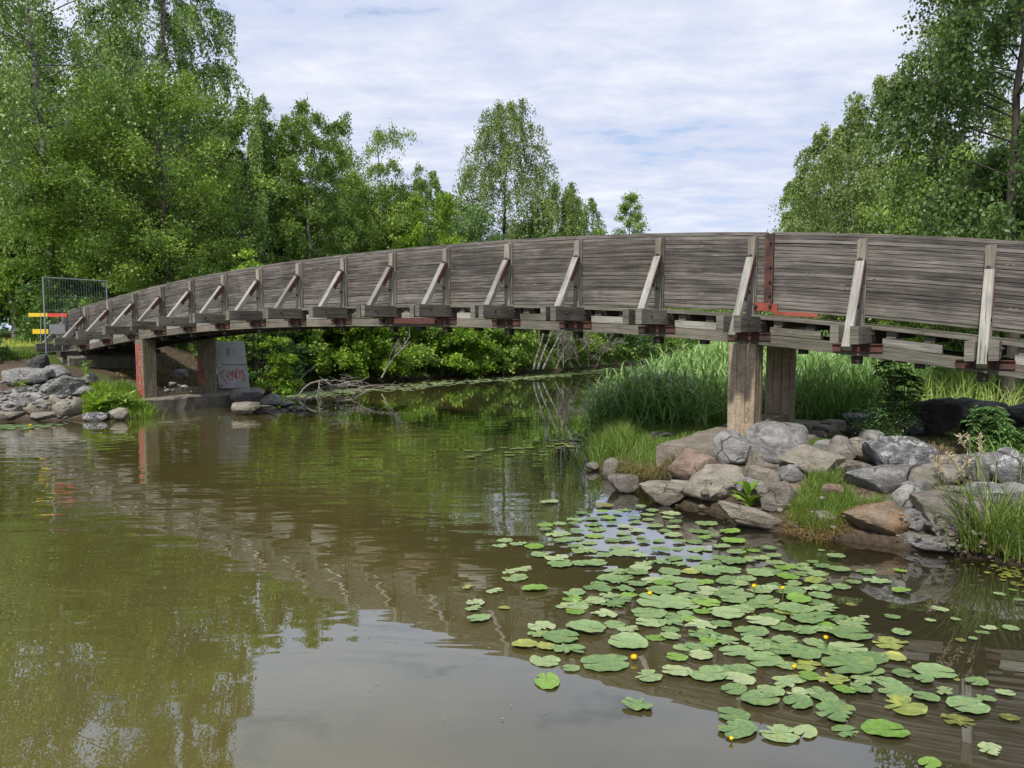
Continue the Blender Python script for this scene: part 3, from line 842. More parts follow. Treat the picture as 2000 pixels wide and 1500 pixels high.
ab = empty('abutment', tuple(BP(19.75, -.9, .9)), 'stained concrete abutment block under the left end of the footbridge', 'abutment')
m = MB(); slab_mesh(m, BP(19.75, -.9, 0), N3, U3, 1.35, .45, .5, 1.36, rg); m.build('concrete_block', M_SLAB, ab)
MB().sweep([BP(19.55, .62, 1.42), BP(19.55, -2.3, 1.42)], U3, Z3, .14, .09, cham=.12, jit=.004, rng=rg).build('bearer', M_DARKWOOD, ab)

# two stacked white panels with tags, behind the left pier
sb0 = at_z(459, 762, .35); sbd = np.array([.93, .37, 0.]); sbd /= np.linalg.norm(sbd); sbn = np.array([sbd[1], -sbd[0], 0])
sb = empty('sign_board', tuple(sb0), 'two stacked white concrete panels with red and black graffiti behind the left pier', 'board')
tilt = np.array([-.10, 0, 1.]) / np.linalg.norm((-.10, 0, 1.))
for i, (zc, lab) in enumerate(((.40, 'lower white panel with red graffiti letters'), (1.10, 'upper white panel with a small black scribble'))):
    c = sb0 + tilt * zc
    m = MB().box(c, sbd, sbn, tilt, .42, .035, .335, cham=.15); pn = m.build('panel', M_WHITEB, sb); pn['label'] = lab
    if i == 0:
        letters = [[(-.24, .20), (-.33, .10), (-.30, -.02), (-.22, -.14), (-.16, -.20)], [(-.30, .14), (-.20, .20)],      # C with a long tail
                   [(-.16, .0), (-.06, .04), (-.04, .12), (-.12, .14), (-.17, .02), (-.14, -.10), (-.06, -.08)],          # e
                   [(-.04, -.12), (.0, .22), (.04, .10), (.06, -.10), (.10, .18)],                                        # n
                   [(.10, .16), (.08, -.08), (.16, -.06), (.20, .08), (.16, .20), (.08, .20)],                            # o / D
                   [(.30, .20), (.22, .16), (.24, .08), (.32, .06), (.33, -.08), (.26, -.14), (.22, -.06), (.30, .04)], [(.24, .12), (.32, .15)]]
        scribble('graffiti', letters, c + sbn * .036, sbd, tilt, sbn, .026, M_GRAF, pn)
    else:
        scribble('graffiti', [[(-.06, .14), (-.10, .10), (-.06, .06), (-.02, .10), (-.06, .14)], [(-.10, .04), (-.02, .04), (-.04, -.02), (-.10, -.02), (-.06, .02)], [(-.08, -.04), (-.04, -.10), (-.02, -.02)]],
                 c + sbn * .036, sbd, tilt, sbn, .014, M_GRAFB, pn)
# back stay so the board stands by itself
MB().sweep([sb0 - sbn * .05 + tilt * .1, sb0 - sbn * .05 + tilt * 1.42], sbd, sbn, .03, .02).build('back_stay', M_STEEL, sb)

# ------------------------------------------------------------------ wire fence and barrier at the left end
f0 = np.array([-13.05, 20.5]); fd = np.array([.50, .866]); g0 = 1.42
fence = empty('wire_fence', (f0[0], f0[1], g0), 'grey wire mesh fence panel closing the left end of the footbridge', 'fence')
def FP(s, z): return np.array([f0[0] + fd[0] * s, f0[1] + fd[1] * s, g0 + z])
FL, FH = 1.8, 2.15
for s in (0., FL): MB().tube([FP(s, -.1), FP(s, FH)], .021, 8).build('post', M_STEEL, fence)
for z in (.08, FH): MB().tube([FP(0, z), FP(FL, z)], .018, 8).build('rail', M_STEEL, fence)
for z in (.45, .85, 1.25, 1.65): MB().tube([FP(0, z), FP(FL, z)], .0045, 4).build('wire', M_STEEL, fence)
_w = MB().tube([(0, 0, .08), (0, 0, FH)], .0035, 4); _wm = mesh_np('wire', np.array(_w.V), _w.F, M_STEEL)
for i in range(1, 24):
    link('wire', _wm, fence, (fd[0] * i * FL / 24, fd[1] * i * FL / 24, 0))
bar = empty('road_barrier', tuple(at_y(95, 690, 21.2)), 'yellow and red plank barrier standing at the wire fence', 'barrier')
def BQ(px, py): return at_y(px, py, 21.25)
def plank_px(x0, x1, y0, y1, mat, name, lab):
    a = BQ(x0, (y0 + y1) / 2); b = BQ(x1, (y0 + y1) / 2); hh = (y1 - y0) / 2 * 21.25 / FPX
    o = MB().sweep([a, b], np.array([0, 1., 0]), Z3, .012, hh, cham=.1).build(name, mat, bar); o['label'] = lab
plank_px(56, 93, 611.5, 618.5, M_YELLOW, 'plank', 'yellow upper plank'); plank_px(93.5, 131, 612, 619, M_RED, 'plank', 'red upper plank')
plank_px(64, 95, 643, 652, M_YELLOW, 'plank', 'yellow lower plank'); plank_px(97, 128, 633, 652, M_GREY, 'board', 'grey board')
for px in (80, 122): MB().tube([BQ(px, 692), BQ(px, 611)], .018, 6).build('leg', M_STEEL, bar)

# ------------------------------------------------------------------ stones
import bmesh
_ico = {}
def ico(n):
    if n not in _ico:
        bm = bmesh.new(); bmesh.ops.create_icosphere(bm, subdivisions=n, radius=1.)
        V = np.array([v.co[:] for v in bm.verts]); F = np.array([[v.index for v in f.verts] for f in bm.faces]); bm.free(); _ico[n] = (V, F)
    return _ico[n]


def rock_mesh(seed, sub, cuts=11, rough=.05, flat=0.):
    r = np.random.RandomState(seed); V, F = ico(sub); V = V.copy()
    for _ in range(cuts):
        n = r.normal(size=3); n /= np.linalg.norm(n); d = r.uniform(.52, .88)
        e = V @ n - d; k = e > 0; V[k] -= n[None, :] * (e[k] * .96)[:, None]
    if flat:
        e = V[:, 2] - (.55 - flat * .3); k = e > 0; V[k, 2] -= e[k] * .85
    nn = V / np.linalg.norm(V, axis=1, keepdims=True)
    dsp = np.zeros(len(V))
    for o in range(5):
        a = r.normal(size=(3, 3)); ph = r.uniform(0, 6, 3); f = 2.2 * 1.9 ** o
        dsp += (np.sin(V @ a[0] * f + ph[0]) * np.sin(V @ a[1] * f + ph[1]) + .5 * np.abs(np.sin(V @ a[2] * f + ph[2]))) * rough / 1.45 ** o
    V += nn * dsp[:, None]
    V -= (V.max(0) + V.min(0)) / 2; V /= (V.max(0) - V.min(0)) / 2
    return V, F


def stone(px, py, w, h, mat, label, seed, dr=.85, flat=0., cuts=11, rot=None, gz=None, name='rock', cat='rock', sink=.10, grp=None):
    """px, py: middle of its foot as seen; w, h: its size in pixels there"""
    k = 1.14 if px < 600 else 1.16
    w = w * k; h = h * (1.1 if px < 600 else 1.16)
    p = hit(px, py) if gz is None else at_z(px, py, gz)
    y = p[1]; W = w * y / FPX; D = W * dr; e = (py - 645) / FPX
    H = max(h * y / FPX - D * e * .55, W * .30) * (1 + sink); 
    vd = np.array([p[0], p[1]]); vd /= np.linalg.norm(vd)
    c = p[:2] + vd * D * .42
    V, F = rock_mesh(seed, 4 if w > 75 else 3, cuts, .05 if w > 55 else .065, flat)
    a = math.atan2(vd[1], vd[0]) - math.pi / 2
    R = np.array([[math.cos(a), -math.sin(a)], [math.sin(a), math.cos(a)]])
    V = V * np.array([W / 2, D / 2, H / 2])
    if rot:
        cs, sn = math.cos(rot), math.sin(rot); V[:, [0, 2]] = V[:, [0, 2]] @ np.array([[cs, sn], [-sn, cs]])
    V[:, :2] = V[:, :2] @ R.T
    me = mesh_np(name, V, F, mat, smooth=True)
    try: me.set_sharp_from_angle(angle=math.radians(32))
    except Exception: pass
    o = link(name, me, None, (c[0], c[1], p[2] + H / 2 - H * sink)); tag(o, label, cat, grp)
    return o


ROCKS = [
 # right bank, from the footing to the water
 (1518, 914, 112, 82, R_GREY, 'large rounded grey boulder leaning against the right pier footing', 1, .85, 0),
 (1431, 916, 76, 66, R_GREY, 'wedge shaped grey brown boulder left of the large grey one', 2, .8, 0, -.35),
 (1356, 944, 92, 60, R_PINK, 'smooth pinkish brown rounded boulder below the pier footing', 3, .8, 0),
 (1487, 961, 84, 52, R_TAN, 'tan angular boulder behind the broad leaved dock plant', 4, .8, 0),
 (1398, 996, 128, 78, R_TAN, 'long tan speckled boulder at the waterline below the pinkish one', 5, .7, 0, .1),
 (1300, 989, 92, 46, R_TAN, 'flat cracked tan rock in the water left of the long tan boulder', 6, .7, .6),
 (1217, 966, 56, 36, R_BROWN, 'small angular brown rock standing in the water off the grassy tip', 7, .8, .2),
 (1194, 935, 34, 38, R_BROWN, 'brown stone leaning below the hanging dry grass', 8, .8, 0),
 (1158, 921, 22, 18, R_BROWN, 'little stone at the outermost tip of the grassy point', 9, .8, 0),
 (1461, 1034, 112, 42, R_TAN, 'low slanting tan slab lying along the waterline', 10, .5, .4, -.25),
 (1518, 1008, 66, 56, R_BROWN, 'tilted brown slab between the dock plant and the grassy hump', 11, .8, .3, .3),
 (1583, 936, 112, 64, R_TAN, 'broad tan boulder half grown over with grass', 12, .8, 0),
 (1641, 914, 52, 56, R_BROWN, 'upright dark brown boulder right of the overgrown one', 13, .8, 0),
 (1684, 906, 64, 46, R_TAN, 'rounded brownish boulder in the back row', 14, .8, 0),
 (1755, 930, 122, 78, R_LICH, 'big dark boulder with white lichen patches and a hollow', 15, .8, 0, -.1),
 (1716, 970, 112, 54, R_GREY, 'pale grey slab propped on the grassy hump', 16, .7, .5, .15),
 (1658, 940, 70, 34, R_TAN, 'low tan stone tucked behind the pale slab', 17, .8, .3),
 (1768, 1012, 50, 62, R_GREY, 'greenish grey upright stone beside the grassy hump', 18, .8, 0, -.3),
 (1715, 1061, 124, 74, R_ORANGE, 'orange brown rounded boulder at the waterline', 19, .8, 0),
 (1850, 1070, 124, 96, R_BROWN, 'largest brown slab sided boulder at the waterline', 20, .7, .2),
 (1868, 990, 84, 40, R_BROWN, 'brown stone lying on top of the largest brown boulder', 21, .8, .2),
 (1822, 966, 98, 58, R_BROWN, 'dark undercut boulder below the gravel patch', 22, .8, .3),
 (1908, 944, 90, 62, R_GREY, 'grey boulder behind the tall seeding grass', 23, .8, 0),
 (1976, 956, 80, 72, R_LICH, 'grey boulder with pale lichen at the right edge', 24, .8, 0),
 (1811, 1083, 84, 26, R_GREY, 'flat pale stone lying in the shallow water', 25, .6, .7),
 (1551, 1045, 28, 17, R_PINK, 'small reddish stone in the water off the grassy hump', 26, .8, 0),
 (1624, 984, 40, 32, R_PINK, 'pinkish stone showing through the grass of the hump', 27, .8, 0),
 (1546, 978, 44, 26, R_PINK, 'pale pink stone left of the grassy hump', 28, .8, 0),
 (1962, 1082, 66, 40, R_DARK, 'dark wet stone under the tall grass at the right edge', 29, .8, 0),
 (1990, 1010, 70, 60, R_GREY, 'grey boulder hidden among grass at the right edge', 30, .8, 0),
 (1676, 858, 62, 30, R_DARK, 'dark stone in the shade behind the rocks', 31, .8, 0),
 (1686, 834, 70, 26, R_LICH, 'flat grey stone at the edge of the reed meadow', 32, .8, .3),
 (1625, 842, 48, 22, R_TAN, 'small pale tan stone behind the back row', 33, .8, 0),
 (1703, 874, 44, 32, R_GREY, 'grey stone leaning in the back row by the sapling', 34, .8, 0),
 (1788, 850, 54, 36, R_LICH, 'grey stone left of the black boulders', 35, .8, 0),
 (1825, 856, 84, 74, R_DARK, 'black shaded boulder, left one of the three under the bridge', 36, .8, 0),  # black of these three boulders is bridge shade put into the stone colour
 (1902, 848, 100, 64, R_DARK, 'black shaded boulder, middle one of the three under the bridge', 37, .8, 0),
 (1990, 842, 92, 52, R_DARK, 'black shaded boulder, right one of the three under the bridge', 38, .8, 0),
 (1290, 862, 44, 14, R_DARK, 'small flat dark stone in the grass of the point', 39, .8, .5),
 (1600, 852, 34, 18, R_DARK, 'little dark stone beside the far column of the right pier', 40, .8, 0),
 (1570, 900, 40, 30, R_GREY, 'grey stone wedged behind the overgrown boulder', 41, .8, 0),
 (1440, 945, 40, 26, R_TAN, 'small tan stone under the wedge shaped boulder', 42, .8, 0),
 (1330, 963, 44, 22, R_TAN, 'small tan rock between the pinkish boulder and the water', 43, .8, .2),
 (1738, 1000, 30, 20, R_GREY, 'little grey stone at the foot of the pale slab', 44, .8, 0),
 (1470, 985, 60, 44, R_GREY, 'grey angular stone above the low slanting slab', 81, .9, 0),
 (1545, 950, 50, 40, R_GREY, 'small grey boulder left of the overgrown tan one', 82, .9, 0),
 (1610, 1030, 40, 30, R_TAN, 'small tan stone at the water edge before the hump', 83, .9, 0),
 (1790, 985, 60, 44, R_GREY, 'grey boulder between the undercut one and the greenish stone', 84, .9, 0),
 (1930, 1010, 80, 60, R_LICH, 'lichened boulder behind the seeding grass base', 85, .9, 0),
 (1790, 1050, 56, 50, R_GREY, 'grey boulder between the two brown waterline boulders', 86, .9, 0),
 (1612, 890, 44, 30, R_GREY, 'low grey stone behind the upright dark brown boulder', 87, .9, 0),
 (1830, 918, 50, 30, R_TAN, 'tan stone at the edge of the gravel patch', 88, .9, 0),
 # left bank
 (55, 757, 76, 36, R_GREY, 'broad dark grey slab at the edge of the path on the left bank', 51, .8, .4),
 (76, 725, 36, 28, R_DARK, 'black block standing under the left end of the bridge', 52, .8, 0, .4),
 (104, 743, 54, 28, R_GREY, 'crumbling grey stone below the abutment', 53, .8, 0),
 (116, 785, 80, 46, R_GREY, 'large grey boulder in the middle of the left stone heap', 54, .8, 0, .15),
 (59, 787, 44, 32, R_DARK, 'dark stone left of the heap boulder', 55, .8, 0),
 (18, 803, 46, 40, R_GREY, 'grey stone heap boulder at the left picture edge', 56, .9, 0),
 (71, 801, 50, 33, R_GREY, 'light grey angular stone in the left heap', 57, .7, .3),
 (37, 815, 52, 30, R_GREY, 'grey stone just above the waterline on the left', 58, .7, 0),
 (18, 823, 56, 15, R_TAN, 'flat pale tan stone at the waterline on the far left', 59, .7, .6),
 (90, 815, 62, 34, R_TAN, 'long tan stone slanting down to the left waterline', 60, .6, .2, .4),
 (138, 820, 54, 40, R_TAN, 'yellowish tan block standing at the left waterline', 61, .7, .2),
 (88, 822, 44, 14, R_BROWN, 'low brown flake of stone at the left waterline', 62, .7, .5),
 (188, 823, 42, 19, R_LICH, 'round speckled stone in the water before the weeds', 63, .8, 0),
 (231, 822, 30, 24, R_TAN, 'small domed stone in the water left of the pier footing', 64, .8, 0),
 (163, 777, 34, 22, R_GREY, 'grey stone above the weeds', 65, .8, 0),
 (176, 752, 30, 22, R_GREY, 'grey stone below the leafy weed at the abutment', 66, .8, 0),
 (146, 768, 30, 22, R_GREY, 'grey stone at the top right of the left heap', 67, .8, 0),
 (481, 812, 50, 26, R_TAN, 'yellowish tan stone beside the left pier footing', 68, .8, .1),
 (483, 787, 58, 28, R_GREY, 'rough grey stone behind the left pier footing', 69, .8, 0),
 (529, 796, 36, 26, R_GREY, 'angular grey stone at the end of the little spit', 70, .8, 0),
 (516, 808, 44, 16, R_BROWN, 'low brown grey stone in the water beside the tan one', 71, .8, .2),
 (560, 795, 32, 9, R_GREY, 'flat pale stone just off the little spit', 72, .8, .4),
 (568, 802, 14, 8, R_GREY, 'tiny stone between the flat one and the outermost one', 73, .8, 0),
 (587, 803, 19, 10, R_GREY, 'outermost little stone off the spit', 74, .8, 0),
 (505, 768, 30, 18, R_GREY, 'grey stone at the foot of the white panels', 75, .8, 0),
 (350, 742, 30, 20, R_GREY, 'pale stone on the slope between the columns', 76, .8, 0),
]
for r in ROCKS:
    px, py, w, h, mt, lab, sd, dr, fl = r[:9]; rot = r[9] if len(r) > 9 else None
    stone(px, py, w, h, mt, lab, sd * 7 + 3, dr, fl, rot=rot)


def rubble(name, boxes, n, s0, s1, mat, label, seed):
    r = np.random.RandomState(seed); Vs, Fs = [], []; base = 0
    tm = [rock_mesh(900 + i, 2, 14, .05) for i in range(6)]
    bx = np.array([boxes[r.randint(len(boxes))] for _ in range(n)])
    PP = hits(r.uniform(bx[:, 0], bx[:, 2]), r.uniform(bx[:, 1], bx[:, 3]))
    for i in range(n):
        p = PP[i]
        V, F = tm[r.randint(6)]; s = r.uniform(s0, s1) * r.uniform(.5, 1.1) * p[1] / 10 ; a = r.uniform(0, 6.3)
        V = V * np.array([1, r.uniform(.6, 1), r.uniform(.4, .75)]) * s
        V = np.c_[V[:, 0] * math.cos(a) - V[:, 1] * math.sin(a), V[:, 0] * math.sin(a) + V[:, 1] * math.cos(a), V[:, 2] - s * .22] + p
        Vs.append(V); Fs.append(F + base); base += len(V)
    me = mesh_np(name, np.concatenate(Vs), np.concatenate(Fs), mat, smooth=False); return tag(link(name, me), label, 'rubble', kind='stuff')


rubble('rubble', [(1300, 900, 1560, 1000), (1560, 860, 1900, 1050), (1600, 815, 1800, 880), (1780, 960, 2000, 1090)], 200, .03, .075, R_TAN, 'small stones filling the gaps between the boulders on the right bank', 5)
rubble('rubble', [(0, 740, 150, 818), (0, 760, 140, 818), (320, 700, 470, 765)], 170, .02, .06, R_GREY, 'small stones filling the gaps of the left stone heap', 6)
rubble('gravel', [(1780, 840, 1990, 900)], 500, .006, .018, R_TAN, 'pale gravel on the bare earth under the bridge', 7)

# ------------------------------------------------------------------ grasses, reeds and small plants


def blades(P, h, w, az, bend, seed=0, v=None, up=None, segs=3):
    """curved tapering blades: base points P, height h, width w, azimuth az, bend 0..1"""
    n = len(P); r = np.random.RandomState(seed); h = np.broadcast_to(h, n); w = np.broadcast_to(w, n); bend = np.broadcast_to(bend, n)
    d = np.c_[np.cos(az), np.sin(az), np.zeros(n)]; sd = np.c_[-np.sin(az), np.cos(az), np.zeros(n)]
    # turn the flat side so it is not always square to the bend
    tw = r.uniform(-1.2, 1.2, n); sdd = sd * np.cos(tw)[:, None] + d * np.sin(tw)[:, None] * .7
    rows = []
    wd = [1., .8, .04] if segs == 2 else [1., .9, .62, .04] if segs == 3 else [1., 1., .85, .55, .04]
    for i in range(segs + 1):
        s = i / segs
        c = P + d * (h * bend * s ** 1.8)[:, None] + np.c_[np.zeros(n), np.zeros(n), h * (s - .55 * bend * s ** 2.4)]
        o = sdd * (w * wd[i] / 2)[:, None]; rows += [c - o, c + o]
    V = np.stack(rows, 1).reshape(-1, 3); k = 2 * (segs + 1)
    b = (np.arange(n) * k)[:, None]
    F = np.concatenate([np.stack([b[:, 0] + 2 * i, b[:, 0] + 2 * i + 1, b[:, 0] + 2 * i + 3, b[:, 0] + 2 * i + 2], 1)[:, None] for i in range(segs)], 1).reshape(-1, 4)
    v = r.uniform(0, 1, n) if v is None else np.clip(v + r.uniform(-.25, .25, n), 0, 1)
    return V, F, np.repeat(v, segs)


def join(parts):
    Vs, Fs, vs, b = [], [], [], 0
    for V, F, v in parts: Vs.append(V); Fs.append(F + b); vs.append(v); b += len(V)
    return np.concatenate(Vs), np.concatenate(Fs), np.concatenate(vs)


def leafy(name, parts, mat, parent=None, loc=(0, 0, 0)):
    V, F, v = join(parts) if isinstance(parts, list) else parts
    me = mesh_np(name, V - np.asarray(loc), F, mat, attr={'v': ('FACE', v)})
    return link(name, me, parent, loc if parent is None else None)


def in_poly(P, poly):
    ins = np.zeros(len(P), bool)
    for i in range(len(poly)):
        a = poly[i]; b = poly[(i + 1) % len(poly)]
        ins ^= ((a[1] > P[:, 1]) != (b[1] > P[:, 1])) & (P[:, 0] < (b[0] - a[0]) * (P[:, 1] - a[1]) / (b[1] - a[1] + 1e-12) + a[0])
    return ins


def scatter(pxpoly, n, seed, world_poly=None, land=True, clump=0., dmin=0.02):
    r = np.random.RandomState(seed)
    poly = world_poly if world_poly is not None else [hit(*p)[:2] for p in pxpoly]
    poly = np.asarray(poly, float); lo, hi = poly.min(0), poly.max(0)
    P = r.uniform(lo, hi, (n * 6, 2)); P = P[in_poly(P, poly)]
    if clump: P = P[vnoise(P[:, 0], P[:, 1], clump, seed) + r.uniform(-.35, .35, len(P)) > -.1]
    if land: P = P[signed_dist(P[:, 0], P[:, 1]) > dmin]
    P = P[:n]; return np.c_[P, np.maximum(terrain(P[:, 0], P[:, 1]), -.02 if land else -.05)]


def grass(name, pxpoly, n, h, w, mat, seed, bend=(.2, .8), world_poly=None, clump=0., parent=None, label=None, dmin=.02):
    P = scatter(pxpoly, n, seed, world_poly, clump=clump, dmin=dmin); r = np.random.RandomState(seed + 1); m = len(P)
    v = .5 + .35 * vnoise(P[:, 0], P[:, 1], 1.1, seed + 2)
    g = blades(P - [0, 0, .02], r.uniform(h[0], h[1], m) * (1 + .3 * vnoise(P[:, 0], P[:, 1], 1.7, seed)), r.uniform(w * .6, w * 1.3, m), r.uniform(0, 6.28, m), r.uniform(bend[0], bend[1], m), seed, v)
    o = leafy(name, g, mat); return tag(o, label or 'grass', 'grass', kind='stuff')


# the grassy point left of the right pier
grass('point_grass', [(1148, 908), (1150, 860), (1175, 835), (1240, 842), (1420, 826), (1425, 850), (1310, 872), (1312, 935), (1250, 948), (1190, 930)], 9000, (.10, .24), .008, L_GRASS, 21, label='short fresh green grass on the point before the right pier')
grass('tall_point_grass', [(1146, 912), (1150, 862), (1172, 836), (1235, 846), (1225, 900), (1190, 925)], 2600, (.28, .48), .010, L_GRASS, 22, label='taller bright grass at the tip of the point')
# dry fringe hanging over the water's edge
_e = hits(np.linspace(1185, 1325, 60), np.interp(np.linspace(1185, 1325, 60), [1185, 1205, 1260, 1300, 1325], [922, 930, 944, 938, 905]))
_r = np.random.RandomState(3); _i = _r.randint(0, 60, 1100); _p = _e[_i] + np.c_[_r.normal(0, .05, (1100, 2)), _r.uniform(-.03, .12, 1100)]
_v, _f, _a = blades(_p + [0, 0, .05], _r.uniform(.12, .28, 1100), .006, _r.uniform(3.6, 5.6, 1100), _r.uniform(.8, 1.9, 1100), 5)
tag(leafy('dry_fringe', (_v, _f, _a), L_DRY), 'dry brown grass hanging over the edge of the point', 'grass', kind='stuff')
# the grassy hump among the boulders
grass('hump_grass', [(1535, 1040), (1545, 990), (1590, 940), (1640, 950), (1680, 990), (1750, 992), (1745, 1005), (1660, 1012), (1635, 1044), (1590, 1048)], 4200, (.10, .24), .007, L_GRASS, 23, label='grass growing over the hump among the boulders', dmin=-.1)
grass('hump_dry_grass', [(1535, 1046), (1545, 1000), (1660, 1010), (1655, 1048), (1600, 1056)], 1600, (.08, .18), .006, L_DRY, 24, (.8, 1.8), label='dry grass at the foot of the hump', dmin=-.2)
grass('boulder_grass', [(1545, 935), (1570, 890), (1640, 900), (1650, 950), (1600, 960)], 1500, (.16, .32), .006, L_GRASS, 25, label='thin grass over the overgrown boulder')
grass('edge_grass', [(1860, 1075), (1880, 1010), (2060, 1000), (2080, 1120), (1960, 1098)], 3200, (.12, .30), .008, L_GRASS, 26, label='grass on the bank at the right edge')
grass('shade_grass', [(1610, 850), (1640, 815), (1790, 815), (1990, 870), (1990, 900), (1800, 880), (1700, 872)], 2400, (.05, .14), .007, L_DRY, 27, label='sparse dry grass in the shade of the bridge', clump=1.6)
grass('footing_grass', [(1345, 905), (1350, 880), (1400, 875), (1420, 900), (1400, 912)], 600, (.10, .22), .006, L_GRASS, 28, label='tuft of grass on the edge of the right footing')
# meadow behind the right pier and the lawn beyond the left bank
MEADOW = [(3.2, 13.2), (8.2, 11.6), (14, 11.5), (26, 20), (44, 60), (20, 60), (12, 42), (6.2, 24), (4.2, 17)]
P = scatter(None, 24000, 31, MEADOW); _r = np.random.RandomState(9)
_w = 1. / (1 + (P[:, 1] / 16) ** 2.0); P = P[_r.uniform(0, 1, len(P)) < np.clip(_w * 1.9, 0, 1)]; m_ = len(P)
_v = .55 + .35 * vnoise(P[:, 0], P[:, 1], .5, 3)
tag(leafy('meadow_grass', blades(P - [0, 0, .02], _r.uniform(.35, .95, m_) * (1 + .25 * vnoise(P[:, 0], P[:, 1], .4, 8)), _r.uniform(.012, .026, m_) * (1 + P[:, 1] / 40), _r.uniform(0, 6.28, m_), _r.uniform(.15, .9, m_), 4, _v, segs=2), L_MEADOW), 'tall meadow grass behind the right pier', 'grass', kind='stuff')
LAWN = [(-13.8, 22.5), (-17, 18.2), (-30, 18), (-44, 48), (-24, 48)]
P = scatter(None, 17000, 33, LAWN); m_ = len(P)
tag(leafy('lawn_grass', blades(P - [0, 0, .02], _r.uniform(.08, .30, m_), _r.uniform(.012, .025, m_), _r.uniform(0, 6.28, m_), _r.uniform(.1, .8, m_), 6, segs=2), L_LAWN), 'sunlit yellow green grass beyond the path on the left', 'grass', kind='stuff')
grass('bank_weeds', [(160, 815), (160, 780), (235, 752), (272, 768), (298, 804), (250, 815)], 4200, (.14, .38), .016, L_LIME, 34, label='bright green weeds on the left bank before the pier', clump=0)
grass('slope_weeds', [(170, 770), (250, 715), (420, 700), (470, 765), (300, 765)], 2600, (.06, .20), .012, L_DRY, 35, label='sparse dry growth on the slope under the left span', clump=2.0)
grass('path_edge_grass', [(-60, 700), (0, 690), (70, 694), (60, 702), (0, 706)], 1500, (.12, .3), .014, L_GRASS, 36, label='grass along the edge of the path')
grass('far_bank_grass', None, 9000, (.2, .6), .03, L_MID, 37, label='grass and low growth along the far bank', world_poly=[(-9.5, 24), (-7.3, 27), (-5, 30.3), (-2, 33.6), (3, 39.5), (12, 52), (8, 56), (-3, 44), (-10, 34), (-13, 27)])


def reed_geo(P, hts, seed, leafL=(.35, .7), lw=.020, nl=7, v0=.5):
    r = np.random.RandomState(seed); n = len(P); az = r.uniform(0, 6.28, n); ln = r.uniform(0, .42, n)
    parts = [blades(P - [0, 0, .1], hts, .009, az, ln, seed, np.full(n, .35))]
    for k in range(nl):
        s = (k + 1.2) / (nl + .8); s = np.clip(s + r.uniform(-.05, .05, n), 0, 1)
        c = P + np.c_[np.cos(az), np.sin(az), np.zeros(n)] * (hts * ln * s ** 1.8)[:, None] + np.c_[np.zeros(n), np.zeros(n), hts * (s - .55 * ln * s ** 2.4) - .1]
        L = r.uniform(leafL[0], leafL[1], n) * (1.1 - .35 * s)
        parts.append(blades(c, L, r.uniform(lw * .7, lw * 1.2, n), r.uniform(0, 6.28, n), r.uniform(.45, 1.5, n), seed + k, np.clip(v0 + (s - .6) * .25 + r.uniform(-.15, .15, n), 0, 1)))
    return join(parts)


def reeds(name, world_poly, n, h, mat, seed, label, lw=.02, leafL=(.35, .7), nl=7):
    P = scatter(None, n, seed, world_poly, land=False); P[:, 2] = np.maximum(P[:, 2], -.1); r = np.random.RandomState(seed)
    hh = r.uniform(h[0], h[1], len(P)) * (1 + .16 * vnoise(P[:, 0], P[:, 1], .6, seed)) * (np.clip(P[:, 1] / 20, .58, 1.05) if name in ('reed_bed', 'reed_fringe', 'dry_reeds') else 1)
    return tag(leafy(name, reed_geo(P, hh, seed, leafL, lw, nl, .6), mat), label, 'reeds', kind='stuff')


def wp(*pts): return [tuple(at_z(a, b)[:2]) for a, b in pts]


reeds('reed_bed', [(1.75, 14.6), (2.1, 13.3), (3.9, 12.4), (4.9, 12.7), (6.4, 14.5), (8.5, 19), (10, 26), (8, 27), (5.4, 22), (3.2, 18.6), (2.0, 16)], 1700, (.95, 1.75), L_REED, 41, 'dense green reed bed at the water left of the right pier', .040, (.40, .80), 8)
reeds('reed_fringe', [(1.55, 14.8), (1.9, 13.6), (2.6, 13.6), (3.2, 18.0), (2.2, 17.5)], 120, (1.1, 1.5), L_REED, 46, 'loose outer reeds standing in the open water', .028, (.4, .8))
reeds('far_reed_bed', [(7.5, 26), (10, 25), (18, 36), (17.5, 50), (13, 50), (10, 38)], 1500, (1.5, 2.1), L_REED, 42, 'far reed bed along the right side of the river', .04, (.5, .9), 6)
reeds('pier_reeds', [(4.6, 12.2), (6.6, 12.3), (8.0, 14.5), (6.8, 17), (5.2, 14.2)], 900, (.95, 1.45), L_REED, 43, 'reeds standing behind the columns of the right pier', .022, (.4, .7))
reeds('dry_reeds', [(2.2, 14.4), (3.9, 12.8), (6.4, 14.8), (8.5, 19), (5.4, 21)], 170, (1.0, 1.7), L_DRY, 47, 'dead straw coloured stalks among the green reeds', .016, (.2, .4), 3)
reeds('sedge', wp((1238, 850), (1232, 828), (1300, 815), (1345, 828), (1325, 856)), 620, (.65, .95), L_SEDGE, 44, 'dark blue green broad bladed sedge at the front of the reed bed', .026, (.45, .8), 6)


